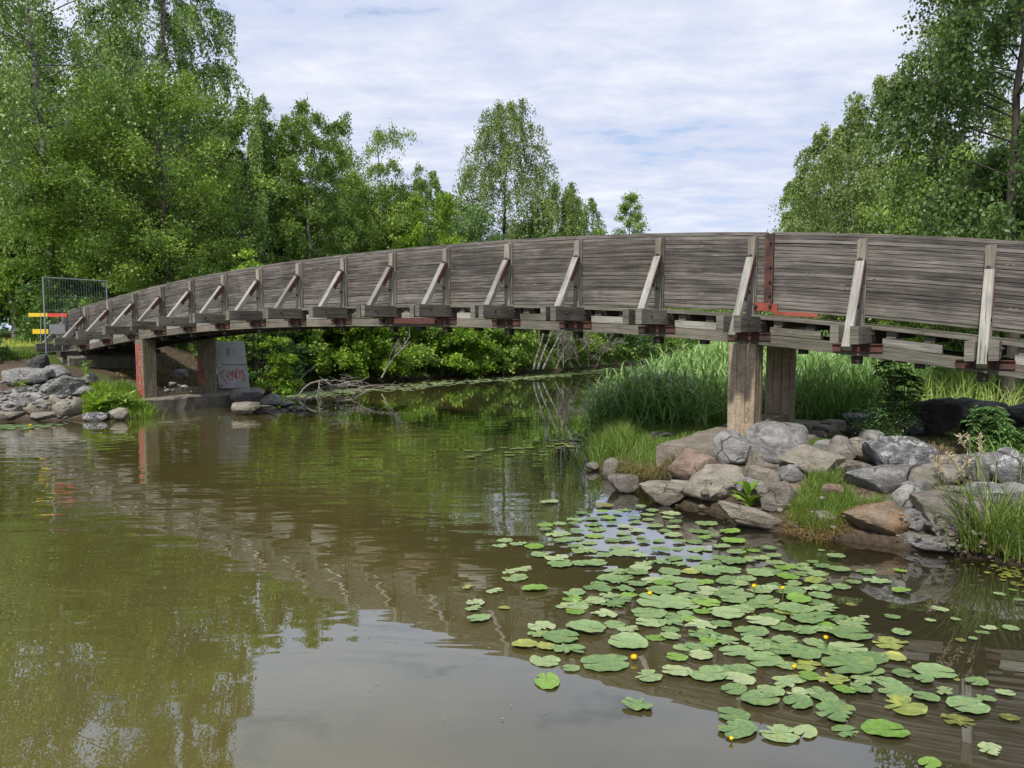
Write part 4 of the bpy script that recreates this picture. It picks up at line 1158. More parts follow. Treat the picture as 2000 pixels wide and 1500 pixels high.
def tall_grass(name, px, py, n, h, seed, label, w=.012, spread=.10, mat=L_GRASS, heads=0, dry=0, gz=None):
    p = hit(px, py); r = np.random.RandomState(seed); root = empty(name, tuple(p), label, 'grass clump')
    B = np.c_[r.normal(0, spread, (n, 2)), np.zeros(n)] + p; az = np.arctan2(B[:, 1] - p[1], B[:, 0] - p[0]) + r.normal(0, .8, n)
    V, F, v = blades(B, r.uniform(h * .4, h, n), r.uniform(w * .6, w * 1.2, n), az, r.uniform(.2, .95, n), seed, segs=4)
    leafy('blade', (V - p, F, v), mat, root)['kind'] = 'stuff'
    if dry:
        B = np.c_[r.normal(0, spread, (dry, 2)), np.zeros(dry)] + p
        V, F, v = blades(B, r.uniform(h * .12, h * .32, dry), w * .9, r.uniform(0, 6.3, dry), r.uniform(.6, 1.6, dry), seed + 3)
        leafy('dry_blade', (V - p, F, v), L_DRY, root)['kind'] = 'stuff'
    for i in range(heads):
        a = r.uniform(2.0, 4.2); q = p + np.r_[r.normal(0, spread * .6, 2), 0]; hh = h * r.uniform(.85, 1.25); ln = r.uniform(.12, .45)
        d = np.array([math.cos(a), math.sin(a) * .5, 0]); pts = [q + d * hh * ln * s ** 1.6 + Z3 * hh * (s - .1 * s * s) for s in np.linspace(0, 1, 7)]
        st = MB().tube(pts, [.0035] * 5 + [.0025, .0015], 4).build('stalk', M_STEMG, root)
        # a loose panicle: short side sprays along the top of the stalk
        e = pts[-1]; dd = (pts[-1] - pts[-2]); dd /= np.linalg.norm(dd); m = MB()
        for k in range(26):
            s = r.uniform(0, 1); c = e - dd * .15 * s; rr = (.006 + .020 * math.sin(math.pi * min(1, s * 1.1)) ** .8)
            o = r.normal(size=3) * rr + dd * .014; m.tube([c, c + o * .6, c + o], [.0022, .0045, .0012], 4)
        hd = m.build('seed_head', M_SEED, root)
    return root


tall_grass('seeding_grass', 1925, 1078, 190, 1.02, 51, 'tall seeding grass clump with yellowed base in the right foreground', .013, .09, heads=7, dry=70)
tall_grass('grass_clump', 1990, 1085, 120, .75, 52, 'dense grass clump at the right edge beside the seeding grass', .013, .14)
tall_grass('grass_clump', 1960, 930, 90, .62, 53, 'long bladed grass behind the grey boulders on the right', .014, .16, mat=L_MID)
tall_grass('seeding_grass', 1862, 975, 26, .40, 54, 'thin grass with pale seed heads leaning over the black boulders', .009, .10, heads=5)
tall_grass('grass_clump', 284, 816, 150, .52, 55, 'bright grass tuft against the left pier footing', .012, .16, mat=L_LIME)
tall_grass('grass_clump', 322, 816, 16, .18, 56, 'few thin blades in the water before the left footing', .008, .05)
tall_grass('grass_clump', 1705, 1000, 60, .22, 57, 'small green tuft under the pale grey slab', .008, .06)


def broad_leaf(L, W, droop, seed, wave=.02):
    """a lance shaped leaf with a fold, pointing to +X"""
    n = 9; V, F = [], []
    for i in range(n + 1):
        s = i / n; w = W * (math.sin(math.pi * min(1, s * .96 + .04)) ** .7) * (1 - .25 * s); z = L * (.35 * s - droop * s * s)
        for k in (-1, -.5, 0, .5, 1): V.append((L * s * (1 - .2 * s * droop), w / 2 * k, z + abs(k) * w * .22 + wave * L * math.sin(s * 14 + k * 2 + seed) * abs(k)))
    for i in range(n):
        for k in range(4): a = i * 5 + k; F.append([a, a + 1, a + 6, a + 5])
    return np.array(V), np.array(F)


def broad_plant(name, px, py, nl, L, seed, label, mat=L_LIME, stem=0., up=.9, gz=None):
    p = hit(px, py); r = np.random.RandomState(seed); root = empty(name, tuple(p), label, 'plant')
    for i in range(nl):
        V, F = broad_leaf(L * r.uniform(.6, 1.1), L * r.uniform(.26, .36), r.uniform(.2, .8), i)
        a = i * 2.4 + r.uniform(-.4, .4); e = r.uniform(.3, up)
        ce, se = math.cos(e), math.sin(e); V = np.c_[V[:, 0] * ce - V[:, 2] * se, V[:, 1], V[:, 0] * se + V[:, 2] * ce]
        z = stem * i / max(1, nl - 1)
        V = np.c_[V[:, 0] * math.cos(a) - V[:, 1] * math.sin(a), V[:, 0] * math.sin(a) + V[:, 1] * math.cos(a), V[:, 2] + z]
        me = mesh_np('leaf', V, F, mat, attr={'v': ('FACE', np.full(len(F), r.uniform(.25, .9)))}, smooth=True); link('leaf', me, root)
    if stem: MB().tube([p, p + Z3 * stem * .6 + np.array([.01, 0, 0]), p + Z3 * stem * 1.15], [.006, .004, .003], 5).build('stem', M_STEMG, root)
    return root


broad_plant('dock_plant', 1462, 998, 10, .30, 61, 'broad leaved bright green dock plant growing between the waterline boulders', stem=.22)
broad_plant('dock_plant', 1590, 846, 8, .26, 62, 'bright low leafy plant behind the far column of the right pier')
broad_plant('leafy_weed', 40, 764, 16, .26, 63, 'bright leafy weed on the stones beside the path', stem=.12)
broad_plant('leafy_weed', 168, 752, 18, .24, 64, 'leafy weed climbing against the abutment block', stem=.55, mat=L_MID)
broad_plant('burdock', 190, 808, 18, .55, 65, 'large leaved weed at the left waterline', stem=.15)
broad_plant('burdock', 238, 800, 16, .50, 66, 'large leaved weed in the middle of the left bank growth', stem=.2, mat=L_MID)
broad_plant('leafy_weed', 1845, 985, 8, .12, 67, 'small pale green weed above the brown boulder', stem=.05)
broad_plant('leafy_weed', 350, 722, 9, .2, 68, 'dark leafy weed between the columns of the left pier', stem=.1, mat=L_DARK)


def pinnate(name, px, py, H, n, seed, label, mat, spread=.35, leaflet=(.055, .02)):
    """a sapling with drooping feathered leaves, each a row of leaflets"""
    p = hit(px, py); r = np.random.RandomState(seed); root = empty(name, tuple(p), label, 'sapling')
    m = MB(); tops = []
    for s_ in range(2):
        lx = r.uniform(-.12, .12); pts = [p + np.array([lx * (1 - s) * .4 + (.1 * s_ - .05), 0, 0]) + np.array([lx * s, .05 * s, H * (1 - .25 * s_) * s]) for s in np.linspace(0, 1, 6)]
        m.tube(pts, [.012, .010, .009, .007, .005, .003], 5); tops.append(pts)
    m.build('trunk', B_DARK, root)
    Vs, Fs, vs, b = [], [], [], 0
    for i in range(n):
        pts = tops[i % 2]; s = r.uniform(.25, 1); q = np.array([np.interp(s * 5, range(6), [c[j] for c in pts]) for j in range(3)])
        a = r.uniform(0, 6.28); L = spread * r.uniform(.6, 1.1); d = np.array([math.cos(a), math.sin(a), 0]); sd = np.array([-d[1], d[0], 0])
        for k in range(8):
            f = (k + 1) / 8; c = q + d * L * f + Z3 * L * (r.uniform(.1, .7) * f - .6 * f * f)
            for sg in (-1, 1):
                l, w = leaflet; ax = (sd * sg * .85 + d * .5) * l; ax[2] -= l * .35; cr = d * w * .5
                Vs += [c, c + ax * .5 + cr, c + ax, c + ax * .5 - cr]; Fs.append([b, b + 1, b + 2, b + 3]); vs.append(r.uniform(.1, .8)); b += 4
    me = mesh_np('foliage', np.array(Vs) - p, np.array(Fs), mat, attr={'v': ('FACE', vs)}); f = link('foliage', me, root); f['kind'] = 'stuff'
    return root


pinnate('rowan_sapling', 1762, 858, 1.18, 150, 71, 'dark rowan sapling with feathered leaves in the shade under the bridge', L_DARK, .24, (.075, .034))
pinnate('rowan_sapling', 1722, 868, .70, 90, 72, 'lower rowan sapling left of the tall one', L_DARK, .24, (.075, .026))
pinnate('nettle_clump', 1930, 905, .62, 120, 73, 'dark green nettles before the black boulders', L_DARK, .18, (.09, .03))
pinnate('nettle_clump', 1975, 898, .50, 90, 74, 'dark nettles at the right edge under the bridge', L_DARK, .18, (.09, .03))

# ------------------------------------------------------------------ water lilies


def pad_mat(name, a, b, c, spots, yell):
    m, t, out = new_mat(name)
    uv = t.new('ShaderNodeUVMap').outputs[0]; sp = t.new('ShaderNodeSeparateXYZ', {0: uv}); th, r = sp.outputs[0], sp.outputs[1]
    tc = t.new('ShaderNodeTexCoord').outputs['Object']; rnd = t.new('ShaderNodeObjectInfo').outputs['Random']
    off = t.new('ShaderNodeCombineXYZ', {0: t.math('MULTIPLY', rnd, 40.), 1: t.math('MULTIPLY', rnd, 17.)}).outputs[0]
    p = t.new('ShaderNodeVectorMath', {0: tc, 1: off}, operation='ADD').outputs[0]
    n = t.noise(p, 9, 4, .6); f = t.noise(p, 48, 4, .7)
    v = t.math('ADD', t.math('MULTIPLY', n, .6), t.math('ADD', t.math('MULTIPLY', f, .25), t.math('MULTIPLY', rnd, .22)))
    col = t.ramp(v, [(.36, a), (.52, b), (.68, c)])
    ve = t.math('ABSOLUTE', t.math('SINE', t.math('MULTIPLY', th, 11.)))
    vein = t.math('MULTIPLY', t.rng(ve, .16, .02), t.rng(r, .98, .5, .1, .8))
    col = t.mix(t.math('MULTIPLY', vein, .35), col, tuple(min(1, x * 1.5) for x in c))
    s = t.noise(p, 34, 3, .7, .5); s2 = t.noise(p, 5, 2, .5)
    sm = t.math('MULTIPLY', t.rng(s, .60, .68), t.rng(s2, .38, .56))
    col = t.mix(t.math('MULTIPLY', sm, spots), col, (.055, .050, .018))
    ed = t.math('MULTIPLY', t.rng(t.math('ADD', r, t.math('MULTIPLY', n, .5)), 1.18, 1.36), yell)
    col = t.mix(ed, col, (.38, .33, .05))
    col = t.mix(t.math('MULTIPLY', t.rng(t.noise(p, 3.2, 2, .5), .55, .66), yell), col, (.42, .40, .06))
    h = t.math('SUBTRACT', t.math('MULTIPLY', n, .8), t.math('MULTIPLY', vein, .25))
    bp = t.new('ShaderNodeBump', {'Height': h, 'Strength': .6, 'Distance': .012}).outputs[0]
    b_ = t.new('ShaderNodeBsdfPrincipled', {'Base Color': col, 'Roughness': .42, 'Specular IOR Level': .55, 'Normal': bp})
    t.l.new(b_.outputs[0], out.inputs[0]); return m


PM = [pad_mat('lily_leaf_green', (0.094, 0.166, 0.055), (0.149, 0.238, 0.088), (0.236, 0.332, 0.149), .85, .16),
      pad_mat('lily_leaf_pale', (0.154, 0.221, 0.083), (0.230, 0.321, 0.138), (0.351, 0.409, 0.220), .9, .25),
      pad_mat('lily_leaf_yellow', (.13, .19, .045), (.21, .26, .06), (.32, .34, .10), .9, .6),
      pad_mat('lily_leaf_fresh', (0.104, 0.205, 0.030), (0.159, 0.285, 0.045), (0.232, 0.365, 0.080), .25, .1),
      pad_mat('lily_leaf_olive', (.085, .10, .02), (.13, .15, .03), (.20, .21, .05), .5, .4)]


def pad_template(seed, torn=False, fold=False):
    r = np.random.RandomState(seed); nt, nr = 40, 6; dl = r.uniform(.04, .16); V, uv = [], []
    asp = r.uniform(.70, .84); ph = r.uniform(0, 6, 5); lob = r.uniform(.08, .2)
    bites = [(r.uniform(.6, 5.6), r.uniform(.10, .3), r.uniform(.25, .6)) for _ in range(5 if torn else r.randint(0, 2))]
    fa = r.uniform(-.5, .5)
    for i in range(nt + 1):
        th = dl + (2 * math.pi - 2 * dl) * i / nt
        R = 1 - lob * (math.exp(-((th - dl) / .20) ** 2) + math.exp(-((2 * math.pi - dl - th) / .20) ** 2)) + .015 * math.sin(3 * th + ph[0]) + .010 * math.sin(9 * th + ph[1])
        for (a, w, dp) in bites: R -= dp * math.exp(-((th - a) / w) ** 2) * (1 + .3 * math.sin(th * 31))
        for k in range(nr + 1):
            q = .02 + .98 * k / nr; x = -math.cos(th) * R * q + .12; y = math.sin(th) * R * q * asp
            z = .030 * q * q * math.sin(3 * th + ph[2]) + .026 * q ** 4 * math.sin(9 * th + ph[3]) + .02 * q ** 3 + .05 * max(0, q - .7) * (1 + math.sin(2 * th + ph[4]))
            if torn: z += .05 * math.sin(x * 6 + ph[0]) * math.cos(y * 7 + ph[1]) * q
            if fold:
                e = y - fa * x - .1; z += max(0, abs(.5 - abs(e)) - .2) * .12 * q + .16 * q ** 4 * max(0, y * 1.3) ** 2
            V.append((x / 2, y / 2, z / 2 * 1.0)); uv.append((th, q))
    F = []; U = []
    for i in range(nt):
        for k in range(nr):
            a = i * (nr + 1) + k; f = [a, a + nr + 1, a + nr + 2, a + 1]; F.append(f); U += [uv[x] for x in f]
    return np.array(V), np.array(F), U


PT = [pad_template(200 + i) for i in range(12)]; PTT = [pad_template(300 + i, True) for i in range(5)]; PTF = [pad_template(400 + i, False, True) for i in range(4)]
_pm = {}
def pad_mesh(kind, i, mi):
    key = (kind, i, mi)
    if key not in _pm:
        V, F, U = {'n': PT, 't': PTT, 'f': PTF}[kind][i]; _pm[key] = mesh_np('lily_leaf', V, F, PM[mi], uv=U, smooth=True)
    return _pm[key]


pr = random.Random(77); PADS = []
LONE = {0: 'crumpled pale lily leaf'}


def pad(px, py, wpx, kind='n', mi=0, label=None, rot=None, w=None):
    p = at_z(px, py) if w is None else np.array([px, py, 0.]); s = (wpx * p[1] / FPX) * 1.10 * pr.uniform(.88, 1.14) if w is None else w
    T = {'n': PT, 't': PTT, 'f': PTF}[kind]; i = pr.randrange(len(T))
    o = link('lily_leaf', pad_mesh(kind, i, mi))
    z = .004 + (len(PADS) % 9) * .0022
    o.location = (p[0], p[1], z); o.scale = (s, s * pr.uniform(.92, 1.1), s * .8)
    o.rotation_euler = (pr.uniform(-.012, .012), pr.uniform(-.012, .012), pr.uniform(-.55, .55) + (math.pi if pr.random() < .5 else 0) if rot is None else rot)
    PADS.append((p[0], p[1], s))
    zone_far = p[1] > 7.2; right = p[0] > .30 * p[1] + .15 and p[1] < 6.5
    if label is None:
        look = {0: 'green', 1: 'pale green spotted', 2: 'yellowing', 3: 'fresh bright green', 4: 'olive half sunken'}[mi]
        look += {'n': '', 't': ' torn', 'f': ' curled'}[kind]
        if zone_far: where = 'in the loose scatter beyond the main lily patch'
        elif p[0] > .52 * p[1]: where = 'in the sparse scatter right of the main lily patch'
        elif p[0] < .06 * p[1]: where = 'in the small scatter left of the main lily patch'
        elif p[1] > 5.6: where = 'in the far half of the main lily patch'
        else: where = 'in the near half of the main lily patch'
        label = look + ' lily leaf ' + where
        tag(o, label, 'lily leaf', label.replace('lily leaf', 'lily leaves'))
    else: tag(o, label, 'lily leaf', 'distinct lily leaves')
    return o


A4 = [(250, 287, 90, 't', 1), (295, 255, 100, 'n', 1), (385, 278, 95, 't', 1), (487, 297, 138, 'n', 3, 'smooth oval lily leaf floating alone left of the patch edge'), (505, 350, 120, 'n', 1), (640, 375, 150, 't', 1),
      (640, 415, 150, 'n', 0), (790, 412, 150, 'n', 0), (890, 410, 150, 'n', 0), (330, 455, 100, 't', 1), (415, 440, 110, 't', 1), (365, 500, 175, 'n', 1), (495, 570, 190, 'f', 3, 'folded yellow green lily leaf standing alone on dark water'),
      (230, 588, 110, 't', 1, 'small crumpled lily leaf alone left of the folded one'), (40, 565, 90, 't', 2, 'leftmost yellow edged pair of lily leaf scraps'), (85, 668, 110, 't', 1), (90, 705, 120, 't', 1), (105, 775, 155, 'n', 0, 'pale smooth lily leaf nearest the sky reflection on the left'),
      (290, 695, 75, 'f', 2, 'tiny yellow lily leaf alone between two torn clusters'), (865, 632, 90, 'n', 0), (840, 565, 90, 'n', 0), (920, 572, 110, 'n', 0), (1030, 465, 130, 't', 0), (985, 505, 190, 'n', 0), (1130, 465, 140, 'n', 0), (1050, 580, 140, 't', 0),
      (1140, 548, 120, 'n', 0), (1235, 515, 130, 'n', 1), (1370, 505, 150, 'n', 0), (1515, 530, 130, 'n', 0), (1355, 460, 165, 'n', 0), (1490, 465, 120, 'f', 2, 'yellow leaf among green ones in the far half of the patch'), (1570, 445, 140, 'n', 1),
      (1290, 660, 320, 'n', 0, 'very wide dark green lily leaf near the first yellow flower'), (1320, 590, 180, 'n', 0), (1465, 572, 170, 'n', 0), (720, 635, 150, 't', 3), (740, 675, 200, 't', 1), (735, 720, 120, 'n', 3), (650, 690, 90, 'n', 1),
      (1210, 735, 215, 'n', 0), (920, 740, 180, 't', 1), (835, 835, 265, 'f', 0, 'big folded green lily leaf at the left side of the patch'), (1070, 930, 235, 'f', 0, 'big folded lily leaf just above the largest yellow flower', -.3), (1100, 845, 150, 't', 1), (1280, 890, 150, 'n', 3),
      (1380, 750, 150, 'n', 0), (1470, 735, 100, 'n', 0), (510, 820, 190, 't', 1), (520, 870, 130, 't', 1), (430, 940, 170, 'f', 2, 'crumpled yellow lily leaf beside the pale torn leaves'), (560, 955, 140, 'n', 2), (670, 895, 210, 'n', 0), (720, 980, 225, 't', 0, 'large lily leaf with dark rotten spots'),
      (560, 1040, 180, 'n', 1), (560, 1165, 195, 'n', 3, 'heart shaped lily leaf lying on the sky reflection', -1.5), (710, 1090, 125, 'n', 0), (920, 1060, 310, 'n', 0, 'long pointed lily leaf left of the largest yellow flower', .15), (1395, 1020, 150, 'n', 3), (1210, 1150, 190, 't', 1),
      (1390, 1115, 220, 'n', 1, 'lily leaf with a whitish worn patch'), (1135, 1330, 190, 't', 0, 'torn lily leaf isolated on the sky reflection'), (750, 200, 90, 'n', 0), (880, 185, 105, 'n', 0), (650, 215, 160, 't', 1), (985, 255, 115, 'n', 0), (1065, 212, 85, 'n', 0),
      (1145, 138, 80, 'n', 0), (545, 160, 95, 'n', 3), (570, 8, 110, 'n', 1), (925, 30, 130, 'n', 4), (1405, 138, 90, 'n', 0), (1540, 195, 130, 'n', 0), (1530, 265, 120, 'n', 0), (1180, 237, 75, 'n', 0), (1295, 258, 80, 'n', 0), (1335, 195, 75, 'n', 0), (1395, 222, 110, 'n', 1),
      (1185, 268, 90, 'n', 0), (1090, 250, 110, 'n', 0), (680, 260, 120, 'n', 0), (765, 245, 90, 't', 1), (845, 270, 110, 'n', 0), (735, 292, 100, 'n', 0), (790, 325, 170, 't', 1), (1005, 308, 100, 'n', 1), (940, 355, 120, 'n', 0), (1060, 345, 160, 'n', 0), (1165, 360, 130, 'n', 1),
      (1290, 322, 140, 't', 0), (1410, 312, 80, 'n', 0), (1540, 315, 170, 't', 0), (1380, 375, 130, 'n', 0), (1510, 372, 120, 'n', 0), (1290, 400, 140, 't', 0), (1210, 410, 120, 't', 1)]
for a in A4:
    pad(900 + a[0] / 3.333, 980 + a[1] / 3.333, a[2] / 3.333, a[3], a[4], a[5] if len(a) > 5 else None, a[6] if len(a) > 6 else None)
A5 = [(340, 105, 95, 'n', 0), (357, 158, 112, 'n', 0), (360, 203, 125, 'n', 1), (395, 255, 130, 'n', 0), (560, 268, 120, 'n', 0), (467, 288, 125, 'n', 3), (265, 262, 145, 'n', 0), (545, 213, 85, 'n', 1), (605, 195, 70, 'n', 0), (665, 223, 90, 'n', 0),
      (770, 243, 120, 'n', 0), (767, 160, 110, 'n', 0), (670, 115, 48, 'n', 0), (945, 255, 110, 'n', 0), (1160, 246, 80, 'n', 3), (865, 322, 85, 'n', 0), (800, 353, 115, 'n', 0), (1040, 320, 160, 't', 1), (1180, 378, 110, 'f', 3, 'green lily leaf with a curled tail right of the far pads'),
      (620, 320, 170, 't', 2, 'orange yellow decaying lily leaf at the far side of the patch'), (515, 440, 170, 'f', 3, 'bright curled lily leaf by the two stalked yellow flowers', .4), (100, 368, 150, 'n', 0), (455, 375, 190, 'n', 0), (345, 548, 150, 'n', 0, None, .3), (350, 480, 90, 'n', 0), (240, 470, 150, 'n', 0),
      (650, 410, 150, 'n', 0), (700, 490, 190, 't', 1), (440, 528, 120, 'f', 2), (510, 500, 220, 'n', 0), (860, 460, 70, 'n', 4), (800, 555, 150, 'n', 0), (880, 580, 185, 't', 1), (935, 545, 60, 'n', 1), (1110, 545, 90, 'n', 0, 'small round lily leaf alone with a dark rim'),
      (1355, 570, 70, 'n', 1), (1410, 498, 100, 'n', 1), (1180, 648, 100, 'n', 0), (1515, 568, 65, 'n', 1), (1685, 640, 80, 'n', 0), (1740, 610, 105, 'n', 1), (1880, 615, 110, 'n', 0), (1630, 683, 65, 'n', 0), (1560, 697, 60, 'n', 4), (430, 615, 140, 'n', 0), (550, 638, 150, 'n', 0),
      (660, 630, 140, 'n', 0), (870, 658, 270, 'n', 0, 'broad green lily leaf at the right shoulder of the patch'), (1090, 708, 240, 't', 2, 'long lily leaf with a yellow blotch right of the broad one', .2), (850, 738, 230, 'n', 1), (950, 808, 260, 'n', 0, None, .25), (1120, 800, 140, 'f', 2, 'small bright yellow lily leaf at the right side'),
      (210, 643, 235, 'n', 0, None, .3), (440, 695, 160, 'n', 0), (505, 735, 90, 'n', 0), (485, 775, 260, 'n', 0), (820, 865, 330, 'n', 0, 'longest dark green lily leaf in the near half of the patch', .35), (985, 885, 200, 'f', 0, 'lily leaf with a deep green fold beside the longest one'), (290, 822, 215, 'f', 0, 'round lily leaf folded open showing a bright hollow'),
      (560, 850, 180, 't', 2, 'golden yellow decaying lily leaf under a bud'), (430, 855, 130, 'n', 1), (1410, 897, 255, 'n', 0, 'wide green lily leaf at the outer right of the near patch'), (1200, 910, 140, 'n', 0), (1315, 950, 130, 'n', 0), (760, 955, 200, 't', 2, 'lily leaf with a torn yellow centre'), (825, 1022, 150, 'n', 3),
      (1075, 952, 190, 'n', 0), (1130, 1020, 250, 'n', 0, None, .5), (1180, 1115, 270, 't', 2, 'long torn yellowish lily leaf at the lower right', .45), (1650, 960, 140, 'n', 0), (1845, 1032, 120, 'n', 1), (1705, 1070, 108, 'n', 0), (1585, 1120, 240, 'n', 0), (1455, 1025, 145, 't', 1), (1320, 1065, 140, 'n', 0),
      (1550, 1205, 200, 't', 4, 'olive ragged lily leaf below the outer right cluster'), (1092, 1265, 280, 'f', 3, 'bright green lily leaf with a curled hollow at the bottom right', 3.14), (1740, 1393, 185, 't', 1, 'pale notched lily leaf in the lower right corner', .6), (1855, 1187, 120, 'n', 4, 'plain olive lily leaf near the right picture edge'),
      (660, 1043, 225, 'n', 0, 'heart shaped spotted lily leaf in the near half', -1.2), (430, 975, 220, 't', 1), (510, 1100, 190, 'n', 0, None, .6), (290, 1075, 260, 'n', 0), (750, 1170, 280, 't', 0, 'big torn lily leaf pointing at the bottom right curled one', .6), (830, 1270, 180, 't', 0),
      (560, 1280, 190, 'n', 1, None, .8), (380, 1290, 230, 't', 1, 'ragged three lobed lily leaf at the near edge'), (90, 1170, 180, 'n', 0), (120, 1270, 240, 'n', 0), (1350, 1490, 160, 'n', 3, 'yellow green lily leaf cut by the bottom picture edge'),
      (1880, 377, 45, 'n', 3), (1805, 405, 60, 'n', 1), (1920, 445, 70, 'n', 0), (1530, 940, 45, 'n', 2), (60, 240, 150, 'n', 0), (180, 300, 140, 'n', 0), (150, 330, 120, 'n', 1), (60, 320, 120, 'n', 0), (20, 170, 120, 'n', 0), (200, 180, 150, 't', 1), (90, 440, 160, 'n', 0),
      (40, 600, 150, 'n', 0), (110, 760, 200, 'n', 0), (50, 880, 160, 'n', 0), (180, 880, 190, 'n', 0), (100, 1010, 190, 'n', 0), (60, 700, 190, 't', 0), (270, 740, 150, 'n', 1)]
for a in A5:
    pad(1400 + a[0] / 3.262, 1040 + a[1] / 3.262, a[2] / 3.262, a[3], a[4], a[5] if len(a) > 5 else None, a[6] if len(a) > 6 else None)
RAFT = np.array(wp((1105, 1165), (1200, 1120), (1330, 1100), (1480, 1085), (1600, 1120), (1640, 1200), (1690, 1280), (1740, 1350), (1600, 1390), (1500, 1370), (1400, 1330), (1330, 1290), (1200, 1225)))
LOOSE = np.array(wp((1040, 1045), (1130, 1005), (1260, 990), (1390, 1020), (1500, 1075), (1600, 1100), (1500, 1120), (1300, 1100), (1150, 1090)))
for poly, n, dens in ((RAFT, 70, .60), (LOOSE, 34, 1.0)):
    c = 0; lo, hi = poly.min(0), poly.max(0); tries = 0
    while c < n and tries < 4000:
        tries += 1; x, y = pr.uniform(lo[0], hi[0]), pr.uniform(lo[1], hi[1])
        if not in_poly(np.array([[x, y]]), poly)[0]: continue
        s = pr.uniform(.13, .27)
        if any((x - a) ** 2 + (y - b) ** 2 < (dens * .5 * (s + q)) ** 2 for a, b, q in PADS): continue
        pad(x, y, 0, pr.choice('nnnnnt'), pr.choice([0, 0, 0, 0, 1, 1, 3]), w=s); c += 1


def flower(px, py, wpx, h, label, bud=False):
    p = at_z(px, py + (h * FPX / at_z(px, py)[1] * .95 if h else 0)); y = p[1]; r0 = wpx * y / FPX / 2; p2 = p + np.array([0, 0, max(h, .012)])
    root = empty('water_lily_flower', (p[0], p[1], 0), label, 'flower', None)
    MB().tube([p - Z3 * .05, p + (p2 - p) * .5 + np.array([.004, 0, 0]), p2], [.004, .0045, .005], 6).build('stem', M_STEMG, root)
    for k in range(5):
        a = k * 2 * math.pi / 5; V, F = [], []
        for i in range(6):
            s = i / 5; ph = s * 1.9; rr = r0 * math.sin(ph) * (1 if not bud else .8); zz = r0 * (1 - math.cos(ph)) * 1.05
            for j in range(5):
                b = a + (j - 2) / 2 * .75 * math.sin(min(1.5, .5 + s * 1.3)) * (1 - .3 * s); V.append((math.cos(b) * rr, math.sin(b) * rr, zz + p2[2]))
        for i in range(5):
            for j in range(4): q = i * 5 + j; F.append([q, q + 1, q + 6, q + 5])
        me = mesh_np('petal', np.array(V), np.array(F), M_FLOWER, smooth=True); link('petal', me, root)
    V, F = ico(2); me = mesh_np('flower_centre', V * r0 * .62 + [0, 0, p2[2] + r0 * .8], F, M_FLOWER, smooth=True); link('flower_centre', me, root)
    return root


flower(1238, 1292, 13, .0, 'largest round yellow water lily flower floating between two big leaves')
flower(1269, 1162, 9, .02, 'yellow flower sitting beside the very wide leaf')
flower(1472, 1149, 9, .10, 'yellow bud raised on a leaning stalk, left one of the far pair')
flower(1528, 1152, 8, .09, 'yellow bud raised on a stalk, right one of the far pair')
flower(1612, 1249, 9, .08, 'yellow bud on a stalk above the golden decaying leaf')
flower(1551, 1306, 9, .01, 'opened yellow flower beside the golden decaying leaf')
flower(1428, 1450, 9, .0, 'yellow flower at the near edge of the lily patch')
flower(60, 833, 6, .02, 'yellow flower among the small leaves off the left bank')


MARKS = [(1238, 1292, 'largest yellow flower'), (1269, 1162, 'yellow flower by the widest leaf'), (1472, 1149, 'left far stalked bud'), (1528, 1152, 'right far stalked bud'),
         (1612, 1249, 'bud above the golden leaf'), (1551, 1306, 'flower by the golden leaf'), (1428, 1450, 'yellow flower at the near edge'), (1068, 1329, 'lone heart shaped leaf'),
         (1150, 1230, 'big folded leaf on the left'), (1735, 1428, 'bright curled near leaf'), (1651, 1305, 'longest near leaf'), (1489, 1292, 'round hollow leaf'), (1667, 1242, 'broad right hand leaf'),
         (1832, 1315, 'wide outer right leaf'), (1590, 1138, 'orange decaying leaf'), (1048, 1151, 'lone folded leaf'), (1811, 1083, 'flat pale stone in the shallows'), (1461, 1034, 'low slanting tan slab'),
         (1300, 989, 'flat cracked tan rock'), (1240, 1379, 'lone torn leaf'), (1762, 1382, 'long torn yellowish leaf'), (1317, 1314, 'leaf with a whitish patch'), (1933, 1467, 'pale notched corner leaf'), (1046, 1069, 'lone smooth oval leaf'), (1217, 966, 'small brown rock offshore'), (1130, 1090, 'torn leaf pair on the left'), (1380, 1075, 'leaves before the tan slab'), (1660, 1120, 'small leaves off the hump')]
_mk = [(at_z(a, b), c) for a, b, c in MARKS]; _bins = {}
for o in [o for o in COL.objects if o.get('category') == 'lily leaf' and o.get('group') != 'distinct lily leaves']:
    x, y = o.location.x, o.location.y; d, q, nm = min((math.hypot(x - q[0], y - q[1]), tuple(q), nm) for q, nm in _mk)
    dx, dy = x - q[0], y - q[1]; way = ('left of' if dx < 0 else 'right of') if abs(dx) > abs(dy) else ('beyond' if dy > 0 else 'in front of')
    _bins.setdefault((o['label'].split(' lily leaf')[0], way, nm), []).append((d, o))
for (look, way, nm), L in _bins.items():
    L.sort(key=lambda e: e[0])
    for i, (d, o) in enumerate(L):
        o['label'] = (('nearest ' if i == 0 else ['', 'second ', 'third ', 'fourth ', 'fifth ', 'sixth ', 'seventh ', 'eighth ', 'ninth ', 'tenth ', 'eleventh ', 'twelfth ', 'thirteenth ', 'fourteenth ', 'fifteenth ', 'sixteenth '][min(i, 15)]) if len(L) > 1 else '') + look + ' lily leaf ' + way + ' the ' + nm
for o in COL.objects:
    if o.get('category') == 'lily leaf': o['group'] = 'floating lily leaves'


